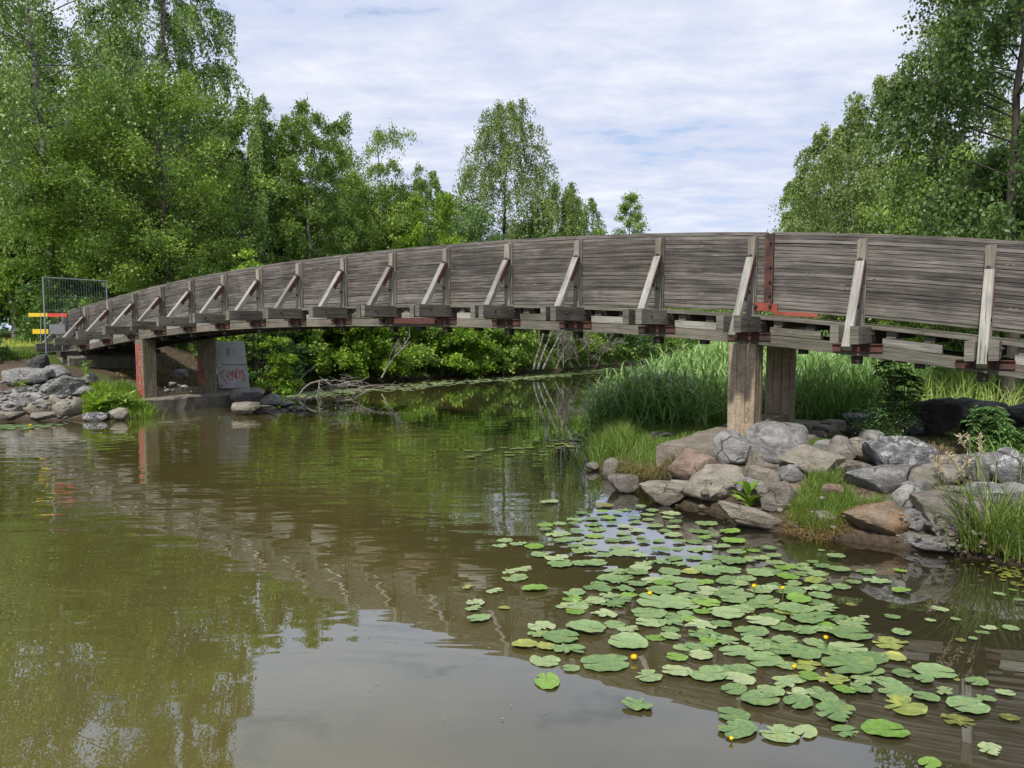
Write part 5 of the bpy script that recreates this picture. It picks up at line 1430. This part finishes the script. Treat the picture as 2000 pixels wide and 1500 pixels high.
def tiny_pads(name, px_line, n, spread, s, seed, label, mat=0):
    """floating leaves too many and too small to count, far across the water"""
    r = np.random.RandomState(seed); L = np.array(wp(*px_line)); seg = r.randint(0, len(L) - 1, n); f = r.uniform(0, 1, n)
    P = L[seg] * (1 - f)[:, None] + L[seg + 1] * f[:, None] + np.c_[r.normal(0, spread, n), r.normal(0, spread * 1.0, n)]
    k = np.arange(8) / 8 * 2 * np.pi; R = r.uniform(s[0], s[1], n)
    V = np.stack([P[:, None, 0] + np.cos(k)[None] * R[:, None], P[:, None, 1] + np.sin(k)[None] * R[:, None] * .8, np.full((n, 8), .006) + r.uniform(0, .012, (n, 1))], -1).reshape(-1, 3)
    F = (np.arange(n) * 8)[:, None] + np.arange(8)[None]
    uv = np.tile(np.c_[k, np.full(8, .5)], (n, 1))
    return tag(link(name, mesh_np(name, V, F, PM[mat], uv=uv)), label, 'floating leaves', kind='stuff')


tiny_pads('floating_leaves', [(540, 778), (610, 770), (680, 762)], 420, .55, (.05, .12), 1, 'strip of small floating leaves beyond the left spit', 1)
tiny_pads('floating_leaves', [(740, 763), (850, 750), (980, 742), (1080, 734)], 420, .45, (.06, .13), 2, 'thin line of floating leaves along the far bank', 1)
tiny_pads('floating_leaves', [(1080, 735), (1200, 722), (1310, 710)], 260, .5, (.07, .15), 3, 'floating leaves along the far bend of the river', 1)
tiny_pads('floating_leaves', [(-40, 836), (30, 834), (90, 833)], 90, .22, (.05, .12), 4, 'small floating leaves off the left stone heap', 0)
tiny_pads('floating_leaves', [(930, 888), (1010, 882), (1095, 866), (1110, 858)], 46, .25, (.05, .10), 5, 'a few small leaves floating in the middle of the river', 4)
tiny_pads('floating_specks', [(60, 1000), (500, 1180), (700, 1000), (950, 1130), (1300, 1330)], 420, 1.1, (.002, .008), 7, 'scattered pollen specks and bits of leaf on the water', 2)
tiny_pads('floating_leaves', [(1960, 1105), (1985, 1130), (2040, 1160)], 90, .10, (.012, .03), 6, 'small yellow green floating leaves at the right edge', 4)

# ------------------------------------------------------------------ trees and shrubs


def tubes_np(P, R, n=4):
    """many tubes at once: P (m,k,3) paths, R (m,k) radii"""
    m, k, _ = P.shape; d = np.gradient(P, axis=1); d /= np.linalg.norm(d, axis=2, keepdims=True) + 1e-9
    ref = np.where(np.abs(d[..., 2:3]) > .9, np.array([1., 0, 0]), np.array([0, 0, 1.])); u = np.cross(d, ref); u /= np.linalg.norm(u, axis=2, keepdims=True) + 1e-9; w = np.cross(d, u)
    a = np.arange(n) / n * 2 * np.pi
    V = P[:, :, None] + (u[:, :, None] * np.cos(a)[None, None, :, None] + w[:, :, None] * np.sin(a)[None, None, :, None]) * R[:, :, None, None]
    idx = np.arange(m * k * n).reshape(m, k, n); i2 = np.roll(idx, -1, 2)
    F = np.stack([idx[:, :-1], i2[:, :-1], i2[:, 1:], idx[:, 1:]], -1).reshape(-1, 4)
    return V.reshape(-1, 3), F


PROF = {'oval': lambda t: np.maximum(.34, np.sin(np.pi * np.clip(t * .90 + .06, 0, 1)) ** .6), 'cone': lambda t: (1 - t) ** .75 * (.75 + .25 * np.minimum(1, t * 6)),
        'birch': lambda t: np.interp(t, [0, .1, .3, .5, .7, .85, .94, 1], [.65, .98, 1., .84, .64, .48, .34, .20]), 'column': lambda t: np.interp(t, [0, .1, .7, .9, 1], [.7, 1, .95, .78, .46]),
        'bush': lambda t: np.interp(t, [0, .2, .6, .85, 1], [1, 1.05, .85, .5, .15])}


def tree_geo(seed, H, R, base, prof, style, nleaf, leaf, tr=.0, lean=(0, 0), nl=30, tw=14, stems=1, gap=1., tl=None, quad=False):
    nleaf = int(nleaf * (.95 if not quad else .9)); leaf *= 1.14 if not quad else 1.04; tw = int(tw * 1.35)
    r = np.random.RandomState(seed); pf = PROF[prof]; nt = 14
    tr = tr or H * .011; tubesV, tubesF, b = [], [], 0
    TP = []
    for s_ in range(stems):
        sp = (r.normal(0, R * .30, 2) if stems > 1 else np.zeros(2)); z = np.linspace(0, 1, nt); hs = H * (1 if s_ == 0 else r.uniform(.7, .95))
        wob = np.cumsum(r.normal(0, H * .006, (nt, 2)), 0); P = np.c_[lean[0] * H * z + wob[:, 0] + sp[0] * z ** .8, lean[1] * H * z + wob[:, 1] + sp[1] * z ** .8, hs * z]
        TP.append(P)
        V, F = tubes_np(P[None], (tr * (1 - z * .93) * (1.25 - .25 * np.minimum(1, z * 10)) / (stems ** .4))[None], 7); tubesV.append(V); tubesF.append(F + b); b += len(V)
    # limbs
    tt = base + (1 - base) * (np.arange(nl) + r.uniform(0, 1, nl)) / nl * .985; az = np.arange(nl) * 2.399 + r.normal(0, .5, nl)
    q = (tt - base) / (1 - base); L = R * pf(q) * r.uniform(.72, 1.10, nl)
    org = np.zeros((nl, 3))
    for i in range(nl):
        P = TP[i % stems]; org[i] = [np.interp(tt[i] * (nt - 1), range(nt), P[:, j]) for j in range(3)]
    up = {'birch': (.62, .50), 'broad': (.62, .32), 'bush': (.50, .42), 'willow': (.60, .42), 'conifer': (.05, .25)}[style]
    a = np.linspace(0, 1, 7)[None]; dirx = np.c_[np.cos(az), np.sin(az)]
    upk = up[0] * r.uniform(.7, 1.2, nl) * (1 + .5 * q)
    hor = L[:, None] * a ** .85; ver = L[:, None] * (upk[:, None] * a - up[1] * a ** 2.2)
    side = r.normal(0, .12, nl)[:, None] * L[:, None] * a ** 2
    LP = np.stack([org[:, 0:1] + dirx[:, 0:1] * hor - dirx[:, 1:2] * side, org[:, 1:2] + dirx[:, 1:2] * hor + dirx[:, 0:1] * side, org[:, 2:3] + ver], -1)
    rad = (tr * .22 * (L / (R + 1e-6)) ** .8)[:, None] * (1 - a * .85) * (1 - .5 * q[:, None])
    V, F = tubes_np(LP, rad + .002, 4); tubesV.append(V); tubesF.append(F + b); b += len(V)
    # twigs
    m = nl * tw; li = np.repeat(np.arange(nl), tw); s = r.uniform(.18, 1.0, m) ** .75; s[::tw] = 1.
    k = s * 6; k0 = np.minimum(k.astype(int), 5); fr = (k - k0)[:, None]; O = LP[li, k0] * (1 - fr) + LP[li, k0 + 1] * fr
    out = np.c_[dirx[li], np.zeros(m)] + r.normal(0, .75, (m, 3))
    tl = tl or R * .30
    ll = tl * r.uniform(.5, 1.3, m) * (.6 + .5 * pf((tt[li] - base) / (1 - base)))
    if style == 'birch': out[:, 2] = -r.uniform(.5, 1.9, m); out[:, :2] *= .55; sag = .55
    elif style == 'willow': out[:, 2] += -.2; sag = .35
    elif style == 'conifer': out[:, 2] = r.normal(-.25, .15, m); sag = .15; out[:, :2] *= 1.2
    else: out[:, 2] = np.abs(out[:, 2]) * .7 + .10; sag = .18
    out /= np.linalg.norm(out, axis=1, keepdims=True)
    aa = np.linspace(0, 1, 4)[None, :, None]
    TW = O[:, None] + out[:, None] * ll[:, None, None] * aa; TW[:, :, 2] -= sag * ll[:, None] * aa[:, :, 0] ** 2
    sel = r.uniform(0, 1, m) < .2
    V, F = tubes_np(TW[sel], np.repeat(np.array([[.011, .007, .004, .002]]) * (H / 12) ** .5, sel.sum(), 0), 3); tubesV.append(V); tubesF.append(F + b)
    # leaves, thinned in some twigs so that gaps open in the crown
    dens = r.uniform(.25, 1.6, m) ** gap * ll; dens *= .6 + .8 * (vnoise(O[:, 0] + seed, O[:, 2] + O[:, 1], 2.2 / R, seed) > -.45)
    ti = r.choice(m, nleaf, p=dens / dens.sum()); u = r.uniform(.05, 1.05, nleaf)
    C = O[ti] + out[ti] * (ll[ti] * u)[:, None]; C[:, 2] -= sag * ll[ti] * u ** 2
    C += r.normal(0, 1, (nleaf, 3)) * (np.array([.055, .055, .06]) * tl * (2.7 if style != 'birch' else 1.5))
    ax = r.normal(size=(nleaf, 3)); 
    if style in ('birch', 'willow'): ax[:, 2] -= 1.6
    nn = r.normal(size=(nleaf, 3)) + (0, 0, .3 if style == 'birch' else 1.0)
    if style in ('broad', 'bush'): ax = np.cross(nn, ax)
    ax /= np.linalg.norm(ax, axis=1, keepdims=True); bx = np.cross(ax, nn); bx /= np.linalg.norm(bx, axis=1, keepdims=True)
    l = leaf * r.uniform(.6, 1.35, nleaf)[:, None]; w = l * (.34 if style == 'willow' else .42)
    if quad:
        Vl = np.stack([C, C + ax * l * .45 + bx * w, C + ax * l, C + ax * l * .45 - bx * w], 1).reshape(-1, 3)
        Fl = (np.arange(nleaf) * 4)[:, None] + np.arange(4)[None]
    else:
        Vl = np.stack([C + bx * w, C + ax * l, C - bx * w], 1).reshape(-1, 3)
        Fl = (np.arange(nleaf) * 3)[:, None] + np.arange(3)[None]
    tv = r.uniform(0, 1, m); lv = r.uniform(0, 1, nl); v = np.clip(.38 * tv[ti] + .27 * lv[li[ti]] + .35 * r.uniform(0, 1, nleaf), 0, 1)
    return np.concatenate(tubesV), np.concatenate(tubesF), Vl, Fl, v


def tree(name, label, x, y, H, R, base, prof, style, nleaf, leaf, lmat, bmat, seed, lean=(0, 0), group=None, cat='tree', z=None, **kw):
    TV, TF, LV, LF, v = tree_geo(seed, H, R, base, prof, style, nleaf, leaf, lean=lean, **kw)
    zz = max(ground(x, y), 0) - .1 if z is None else z
    root = empty(name, (x, y, zz), label, cat, group)
    link('trunk', mesh_np('trunk', TV, TF, bmat, smooth=True), root)
    c = link('crown', mesh_np('crown', LV, LF, lmat, attr={'v': ('FACE', v)}), root); return root


def tree_px(name, label, px, depth, top, wpx, base, prof, style, nleaf, leaf, lmat, bmat, seed, **kw):
    """px: column of the trunk, depth in metres, top: pixel row of its tip, wpx: crown width in pixels"""
    wpx = wpx * 1.16; nl_ = kw.get('nl', 30); kw['nl'] = int(nl_ * 1.35); top = top - 0.02 * abs(645 - top); x = (px - 1000) / FPX * depth * 1.0; zt = at_y(px, top, depth)[2]; g = max(ground(x, depth), 0); H = zt - g + .1
    return tree(name, label, x, depth, H, wpx / 2 * depth / FPX, base, prof, style, nleaf, leaf, lmat, bmat, seed, **kw)


T = tree_px
# left bank, near to far
T('birch_tree', 'tall birch with a pale leaning trunk at the far left', 118, 27, -330, 420, .24, 'birch', 'birch', 62000, .085, L_BIRCH, B_BIRCH, 1, lean=(-.055, 0), tr=.17, nl=54, tw=15)
T('birch_tree', 'tallest birch, its drooping crown cut by the top edge left of the sky', 365, 31, -420, 235, .14, 'birch', 'birch', 115000, .085, L_BIRCH, B_BIRCH, 2, tr=.17, nl=66, tw=15)
T('birch_tree', 'dark birch behind the far left one at the picture edge', -36, 31, -200, 380, .30, 'birch', 'birch', 40000, .10, L_MID, B_DARK, 3, nl=44)
T('birch_tree', 'slender birch in the gap between the two tall birches', 232, 36, 60, 190, .2, 'birch', 'birch', 22000, .095, L_BIRCH, B_BIRCH, 4, nl=34)
T('maple_tree', 'bright green broad tree in front of the tallest birch', 330, 25.5, 208, 290, .16, 'oval', 'broad', 52000, .075, L_MAPLE, B_DARK, 5, gap=1.5, nl=50, tr=.13)
T('maple_tree', 'mid green tree behind the wire fence', 190, 27, 330, 240, .12, 'oval', 'broad', 34000, .09, L_MID, B_DARK, 6, nl=36)
T('alder_tree', 'dark green bushy tree at the left edge above the lawn', 30, 42, 300, 280, .12, 'oval', 'broad', 36000, .095, L_DARK, B_DARK, 7, nl=40)
T('alder_tree', 'dark tree trunk and crown behind the wire fence panel', 112, 44, 395, 220, .14, 'oval', 'broad', 24000, .10, L_DARK, B_DARK, 8, nl=34, tr=.2)
T('birch_tree', 'drooping birch right of the bright green tree', 488, 31, 195, 190, .15, 'birch', 'birch', 40000, .085, L_BIRCH, B_BIRCH, 9, nl=44)
T('willow_tree', 'mid green willow just left of the round topped one', 552, 33, 262, 140, .05, 'column', 'willow', 36000, .09, L_MID, B_GREY, 10, nl=36)
T('willow_tree', 'round topped bright willow rising to the sky above the left span', 612, 32, 232, 145, .05, 'column', 'willow', 52000, .08, L_MAPLE, B_GREY, 11, nl=44)
T('willow_tree', 'low willow mass between the round topped willow and the airy tree', 662, 36, 340, 120, .05, 'column', 'willow', 28000, .095, L_MID, B_GREY, 12)
T('aspen_tree', 'airy thin crowned tree with several visible stems', 748, 37, 266, 175, .12, 'column', 'willow', 34000, .085, L_MAPLE, B_GREY, 13, nl=50, stems=3, gap=1.3)
T('aspen_tree', 'thin crowned tree at the left shoulder of the airy one', 708, 39, 300, 110, .10, 'column', 'willow', 22000, .085, L_MAPLE, B_GREY, 113, nl=44, stems=2)
T('aspen_tree', 'thin crowned tree at the right shoulder of the airy one', 790, 38, 318, 105, .10, 'column', 'willow', 20000, .085, L_MAPLE, B_GREY, 114, nl=44, stems=2)
T('willow_tree', 'green bush crown under the airy thin crowned tree', 735, 39, 390, 170, .05, 'column', 'willow', 30000, .10, L_MID, B_GREY, 14)
T('birch_tree', 'small drooping birch right of the airy tree', 840, 41, 340, 130, .08, 'birch', 'birch', 24000, .09, L_BIRCH, B_BIRCH, 15)
T('willow_tree', 'bright yellow green willow left of the lone tall birch', 850, 37, 400, 120, .05, 'column', 'willow', 27000, .095, L_LIME, B_GREY, 16)
T('birch_tree', 'lone tall weeping birch standing against the sky in the middle', 982, 47, 206, 225, .10, 'birch', 'birch', 66000, .095, L_OLIVE, B_DARK, 117, nl=64, tw=15, tr=.16)
T('birch_tree', 'shorter weeping birch right of the lone tall one', 1090, 46, 366, 165, .03, 'birch', 'birch', 42000, .09, L_OLIVE, B_DARK, 18, nl=56, gap=.6)
T('birch_tree', 'thin sloping birch at the right end of the middle trees', 1138, 50, 390, 120, .05, 'birch', 'birch', 20000, .10, L_BIRCH, B_BIRCH, 119, nl=36, gap=.8)
T('birch_tree', 'low birch between the lone tall one and the shorter weeping one', 1045, 48, 390, 90, .05, 'birch', 'birch', 16000, .09, L_OLIVE, B_DARK, 119, nl=36)
T('aspen_tree', 'small distant tree peeping above the rail alone in the sky', 1224, 64, 384, 105, .10, 'cone', 'broad', 20000, .11, L_MID, B_GREY, 20, gap=.7, nl=40)
T('willow_tree', 'low bushy crown between the lone birch and the willow on its left', 905, 44, 415, 120, .05, 'column', 'willow', 18000, .11, L_DARK, B_GREY, 21)
# right bank
T('alder_tree', 'big leaved dark tree filling the upper right corner', 1975, 16.5, -560, 400, .16, 'birch', 'birch', 78000, .085, L_ALDER, B_DARK, 31, nl=60, tw=20, tr=.13, quad=True)
T('birch_tree', 'tall birch just left of the dark corner tree', 1858, 27, -70, 300, .05, 'birch', 'birch', 66000, .085, L_OLIVE, B_BIRCH, 32, nl=50)
T('birch_tree', 'middle birch of the right group with a rounded top', 1722, 30, 160, 225, .08, 'birch', 'birch', 44000, .09, L_OLIVE, B_BIRCH, 33, nl=48)
T('birch_tree', 'left birch of the right group, sloping down towards the rail', 1625, 32, 250, 190, .10, 'birch', 'birch', 36000, .09, L_OLIVE, B_BIRCH, 34, nl=40)
T('birch_tree', 'lowest birch at the left end of the right group', 1568, 34, 345, 115, .10, 'birch', 'birch', 18000, .10, L_BIRCH, B_BIRCH, 35, nl=30)
T('willow_tree', 'dense olive willow under the birches on the right', 1680, 27, 320, 220, .05, 'column', 'willow', 44000, .078, L_OLIVE, B_GREY, 36, nl=44)
T('willow_tree', 'dense mid green bush crown right of the willow behind the rail', 1810, 24, 310, 220, .08, 'oval', 'willow', 38000, .075, L_MID, B_GREY, 37, nl=44)
T('alder_tree', 'dark green bush under the dark corner tree', 1950, 19, 330, 240, .06, 'oval', 'broad', 34000, .085, L_ALDER, B_DARK, 38, nl=40)

# shrubs overhanging the far bank under the bridge
SHR = [(500, 25.5, 560, 110, 15000, L_DARK, 'dark shrub behind the white panels', 'bush', 41), (560, 28, 560, 130, 19000, L_MID, 'leafy shrub at the left end of the far bank', 'bush', 42),
       (636, 28.6, 590, 130, 26000, L_LIME, 'bright bulging shrub overhanging the dead branches', 'bush', 43), (705, 29.6, 585, 110, 20000, L_LIME, 'bright shrub right of the bulging one', 'bush', 44),
       (772, 31.5, 560, 110, 16000, L_MID, 'mid green shrub in the hollow of the far bank', 'bush', 45), (872, 33.2, 600, 105, 24000, L_LIME, 'round light green shrub in the middle of the far bank', 'bush', 46),
       (935, 35.5, 570, 100, 13000, L_MID, 'mid green shrub right of the round light one', 'bush', 47), (992, 36.0, 560, 105, 16000, L_MID, 'mid green shrub left of the white leaning trunks', 'bush', 48),
       (1068, 40.5, 560, 105, 12000, L_LIME, 'light shrub around the white leaning trunks', 'bush', 49), (1130, 43, 580, 105, 12000, L_MID, 'shrub above the grey dead brushwood', 'bush', 50),
       (1190, 46, 575, 105, 14000, L_DARK, 'dark bluish shrub before the river bend', 'bush', 51), (1252, 50, 580, 105, 13000, L_MID, 'shrub at the river bend', 'bush', 52),
       (1312, 55, 575, 100, 12000, L_DARK, 'farthest shrub where the river bends away', 'bush', 53), (1375, 60, 570, 110, 11000, L_MID, 'distant shrub closing the river view above the reeds', 'bush', 54)]
for px, dp, top, w, n, mt, lab, sty, sd in SHR:
    T('shrub', lab, px, dp, top, w * 1.3, -.04, 'bush', 'bush', int(n * 1.15), .085 + dp * .0006, mt, B_DARK, sd, nl=34, tw=12, stems=4, cat='shrub', tr=.05)
T('shrub', 'yellow green bush rising behind the rail near the left end', 505, 23.5, 478, 110, .0, 'bush', 'bush', 15000, .08, L_LIME, B_DARK, 60, nl=30, tw=12, stems=4, cat='shrub', tr=.04)
T('shrub', 'low bush standing on the lawn edge at the picture\'s left edge', -30, 20, 640, 60, .0, 'bush', 'bush', 5000, .06, L_DARK, B_DARK, 61, nl=20, stems=3, cat='shrub', tr=.03)
T('shrub', 'dark understory bush left of the lawn edge', 40, 48, 545, 300, .0, 'bush', 'bush', 24000, .11, L_DARK, B_DARK, 62, nl=40, stems=5, cat='shrub')
T('shrub', 'dark understory bush behind the road barrier', 172, 28, 520, 150, .0, 'bush', 'bush', 22000, .085, L_DARK, B_DARK, 63, nl=40, stems=5, cat='shrub')
T('shrub', 'dark understory bush behind the left end of the rail', 262, 29, 500, 210, .0, 'bush', 'bush', 24000, .09, L_DARK, B_DARK, 64, nl=40, stems=5, cat='shrub')
T('shrub', 'mid green understory bush behind the rail, below the tallest birch', 390, 28, 470, 210, .0, 'bush', 'bush', 24000, .09, L_MID, B_DARK, 65, nl=40, stems=5, cat='shrub')

# the forest behind: a few crowns repeated with their own turn and size
protos = []
for i, (pf, st, mt, bt) in enumerate((('birch', 'birch', L_MID, B_BIRCH), ('oval', 'broad', L_DARK, B_DARK), ('oval', 'willow', L_MID, B_GREY), ('cone', 'conifer', L_DARK, B_DARK))):
    TV, TF, LV, LF, v = tree_geo(500 + i, 11., 2.6 if i < 3 else 2.0, .06, pf, st, 26000, .15, nl=40, tw=14)
    protos.append((mesh_np('trunk', TV, TF, bt, smooth=True), mesh_np('crown', LV, LF, mt, attr={'v': ('FACE', v)})))
NAMES = ['birch_tree', 'alder_tree', 'willow_tree', 'spruce_tree']
KINDS = ['birch', 'dark round crowned tree', 'loose willow', 'narrow dark spruce']
fr = random.Random(8)
FOREST = [(x, fr.uniform(36, 44) if x < 300 else fr.uniform(42, 52), t) for x, t in
          ((-330, 250), (-230, 150), (-130, 230), (-50, 120), (30, 200), (100, 250), (170, 170), (250, 270), (320, 200), (400, 240), (470, 300), (530, 330), (590, 350), (650, 390), (700, 400), (760, 420), (815, 430), (870, 440), (930, 450), (1030, 440), (1075, 455))]
FOREST += [(x, d, t) for x, d, t in ((1180, 74, 480), (1250, 78, 500), (1320, 76, 505), (1390, 74, 500), (1450, 70, 500), (1510, 62, 480), (1580, 52, 430), (1650, 48, 400), (1730, 46, 380), (1810, 44, 360), (1890, 40, 340), (1970, 38, 300), (2060, 36, 240), (2150, 34, 200), (2280, 30, 150))]
for i, (px, dp, top) in enumerate(FOREST):
    k = (0, 1, 2, 1, 0, 2, 1, 3)[i % 8] if px < 1000 else (0, 2, 1)[i % 3]
    x = (px - 1000) / FPX * dp; g = max(ground(x, dp), 0); H = at_y(px, top, dp)[2] - g
    side = 'far left woods' if px < 480 else ('woods behind mid bridge' if px < 1100 else ('far trees at the river bend' if px < 1560 else 'woods behind the right group'))
    root = empty(NAMES[k], (x, dp, g - .1), KINDS[k] + ' in the ' + side, 'tree', KINDS[k] + ' in the ' + side)
    s = H / 11.; root.scale = (s * fr.uniform(.9, 1.25), s * fr.uniform(.9, 1.25), s); root.rotation_euler = (0, 0, fr.uniform(0, 6.28))
    for nm, me in zip(('trunk', 'crown'), protos[k]): link(nm, me, root)

_fb = {}
for o in COL.objects:
    if o.get('group') and ' in the ' in o.get('group') and o.get('category') == 'tree' and o.parent is None: _fb.setdefault(o['label'], []).append(o)
for lb, L in _fb.items():
    if len(L) > 1:
        L.sort(key=lambda o: o.location.x / o.location.y)
        for i, o in enumerate(L): o['label'] = ['leftmost', 'second', 'third', 'fourth', 'fifth', 'sixth', 'seventh', 'eighth', 'ninth', 'tenth'][i] + ' ' + lb + (' from the left' if i else '')

# far wood line closing the horizon all round
def woodline():
    r = np.random.RandomState(2); n = 36000; a = r.uniform(-1.9, 1.9, n); rad = r.uniform(85, 120, n)
    top = 7.5 + 3.0 * np.sin(a * 9) + 1.8 * np.sin(a * 23 + 1) + 1.2 * np.sin(a * 61)
    top = np.where((a > .02) & (a < .5), top * .55, top)
    C = np.c_[np.sin(a) * rad, np.cos(a) * rad, np.maximum(0, r.uniform(0, 1, n) ** .7 * top) + 1]
    ax = r.normal(size=(n, 3)); ax /= np.linalg.norm(ax, axis=1, keepdims=True); bx = np.cross(ax, r.normal(size=(n, 3))); bx /= np.linalg.norm(bx, axis=1, keepdims=True)
    l = r.uniform(.5, 1.3, n)[:, None]
    V = np.stack([C, C + ax * l * .5 + bx * l * .4, C + ax * l, C + ax * l * .5 - bx * l * .4], 1).reshape(-1, 3); F = (np.arange(n) * 4)[:, None] + np.arange(4)[None]
    tag(link('far_wood', mesh_np('far_wood', V, F, L_DARK, attr={'v': ('FACE', r.uniform(0, 1, n))})), 'distant wood line along the horizon', 'wood', kind='stuff')


woodline()


def dead_branch(name, label, p0, L, az, el, seed, r0=.03, mat=None, nb=7, depth=2, cat='branch', droop=.2, wig=.12):
    r = np.random.RandomState(seed); m = MB()
    def grow(p, a, e, L, rad, lev):
        n = 7; pts = [p]; 
        for i in range(n):
            a += r.normal(0, wig * 1.6); e += r.normal(-droop * .12, wig)
            p = p + np.array([math.cos(a) * math.cos(e), math.sin(a) * math.cos(e), math.sin(e)]) * L / n; p[2] = max(p[2], .01); pts.append(p)
        m.tube(pts, [rad * (1 - .8 * i / n) + .002 for i in range(n + 1)], 5 if lev == 0 else 4)
        if lev < depth:
            for _ in range(nb if lev == 0 else max(2, nb // 2)):
                i = r.randint(1, n); grow(pts[i], a + r.choice([-1, 1]) * r.uniform(.3, 1.3), e + r.uniform(-.3, .6), L * r.uniform(.25, .6), rad * .5, lev + 1)
    p0 = np.asarray(p0, float); grow(p0.copy(), az, el, L, r0, 0)
    o = m.build(name, mat or M_DEAD, None, base=p0); return tag(o, label, cat)


def bank(px, py, z=.15): return at_z(px, py, z)
dead_branch('dead_branch', 'long bare branch dipping into the river below the bulging shrub', bank(640, 742, .5), 2.2, -2.6, .05, 1, .030, nb=9)
dead_branch('dead_branch', 'bare grey branch curving over the water at the left of the dead wood', bank(600, 752, .2), 2.2, -3.0, .25, 2, .03)
dead_branch('dead_branch', 'forked bare branch lying across the water edge in the dark hollow', bank(800, 738, .1), 1.9, 3.0, .28, 3, .028, nb=6)
dead_branch('dead_branch', 'pale leaning dead bough rising from the dark hollow', bank(745, 738, .3), 1.8, .5, 1.0, 4, .035, nb=7)
dead_branch('dead_branch', 'thin bare twigs hanging at the water before the shrubs', bank(680, 748, .4), 2.0, -1.4, .0, 5, .02, nb=12)
dead_branch('dead_branch', 'bare twiggy branch between the dead boughs', bank(705, 744, .6), 2.2, -2.4, -.1, 6, .02, nb=10)
dead_branch('dead_branch', 'thin bare stick slanting over the water at the river bend', bank(1262, 714, .0), 2.4, .2, .35, 7, .03, nb=0)
for i, (px, a) in enumerate(((1042, .18), (1050, .26), (1060, .34))):
    lab = ['left one of three pale birch stems leaning at the far bank', 'middle one of three pale birch stems leaning at the far bank', 'right one of three pale birch stems leaning at the far bank'][i]
    dead_branch('leaning_birch', lab, bank(px, 721, .3), 3.6, .15, 1.50 - a, 20 + i, .060, B_BIRCH, nb=3, depth=1, cat='tree', droop=-.05, wig=.04)
for i, px in enumerate((1085, 1100, 1118, 1135, 1150, 1165)):
    o = dead_branch('dead_brushwood', ['leftmost', 'second from left', 'third from left', 'fourth from left', 'fifth from left', 'rightmost'][i] + ' clump of grey dead brushwood at the far bank', bank(px, 720 - i, .3), 1.9, .5 + i, 1.1, 40 + i, .025, nb=16, cat='brushwood')
# bare stems among the shrubs in the airy tree
print('SCENE TRIS', sum(sum(len(p.vertices) - 2 for p in me.polygons) if len(me.polygons) < 5000 else len(me.loops) - 2 * len(me.polygons) for me in bpy.data.meshes), 'objects', len(bpy.data.objects))
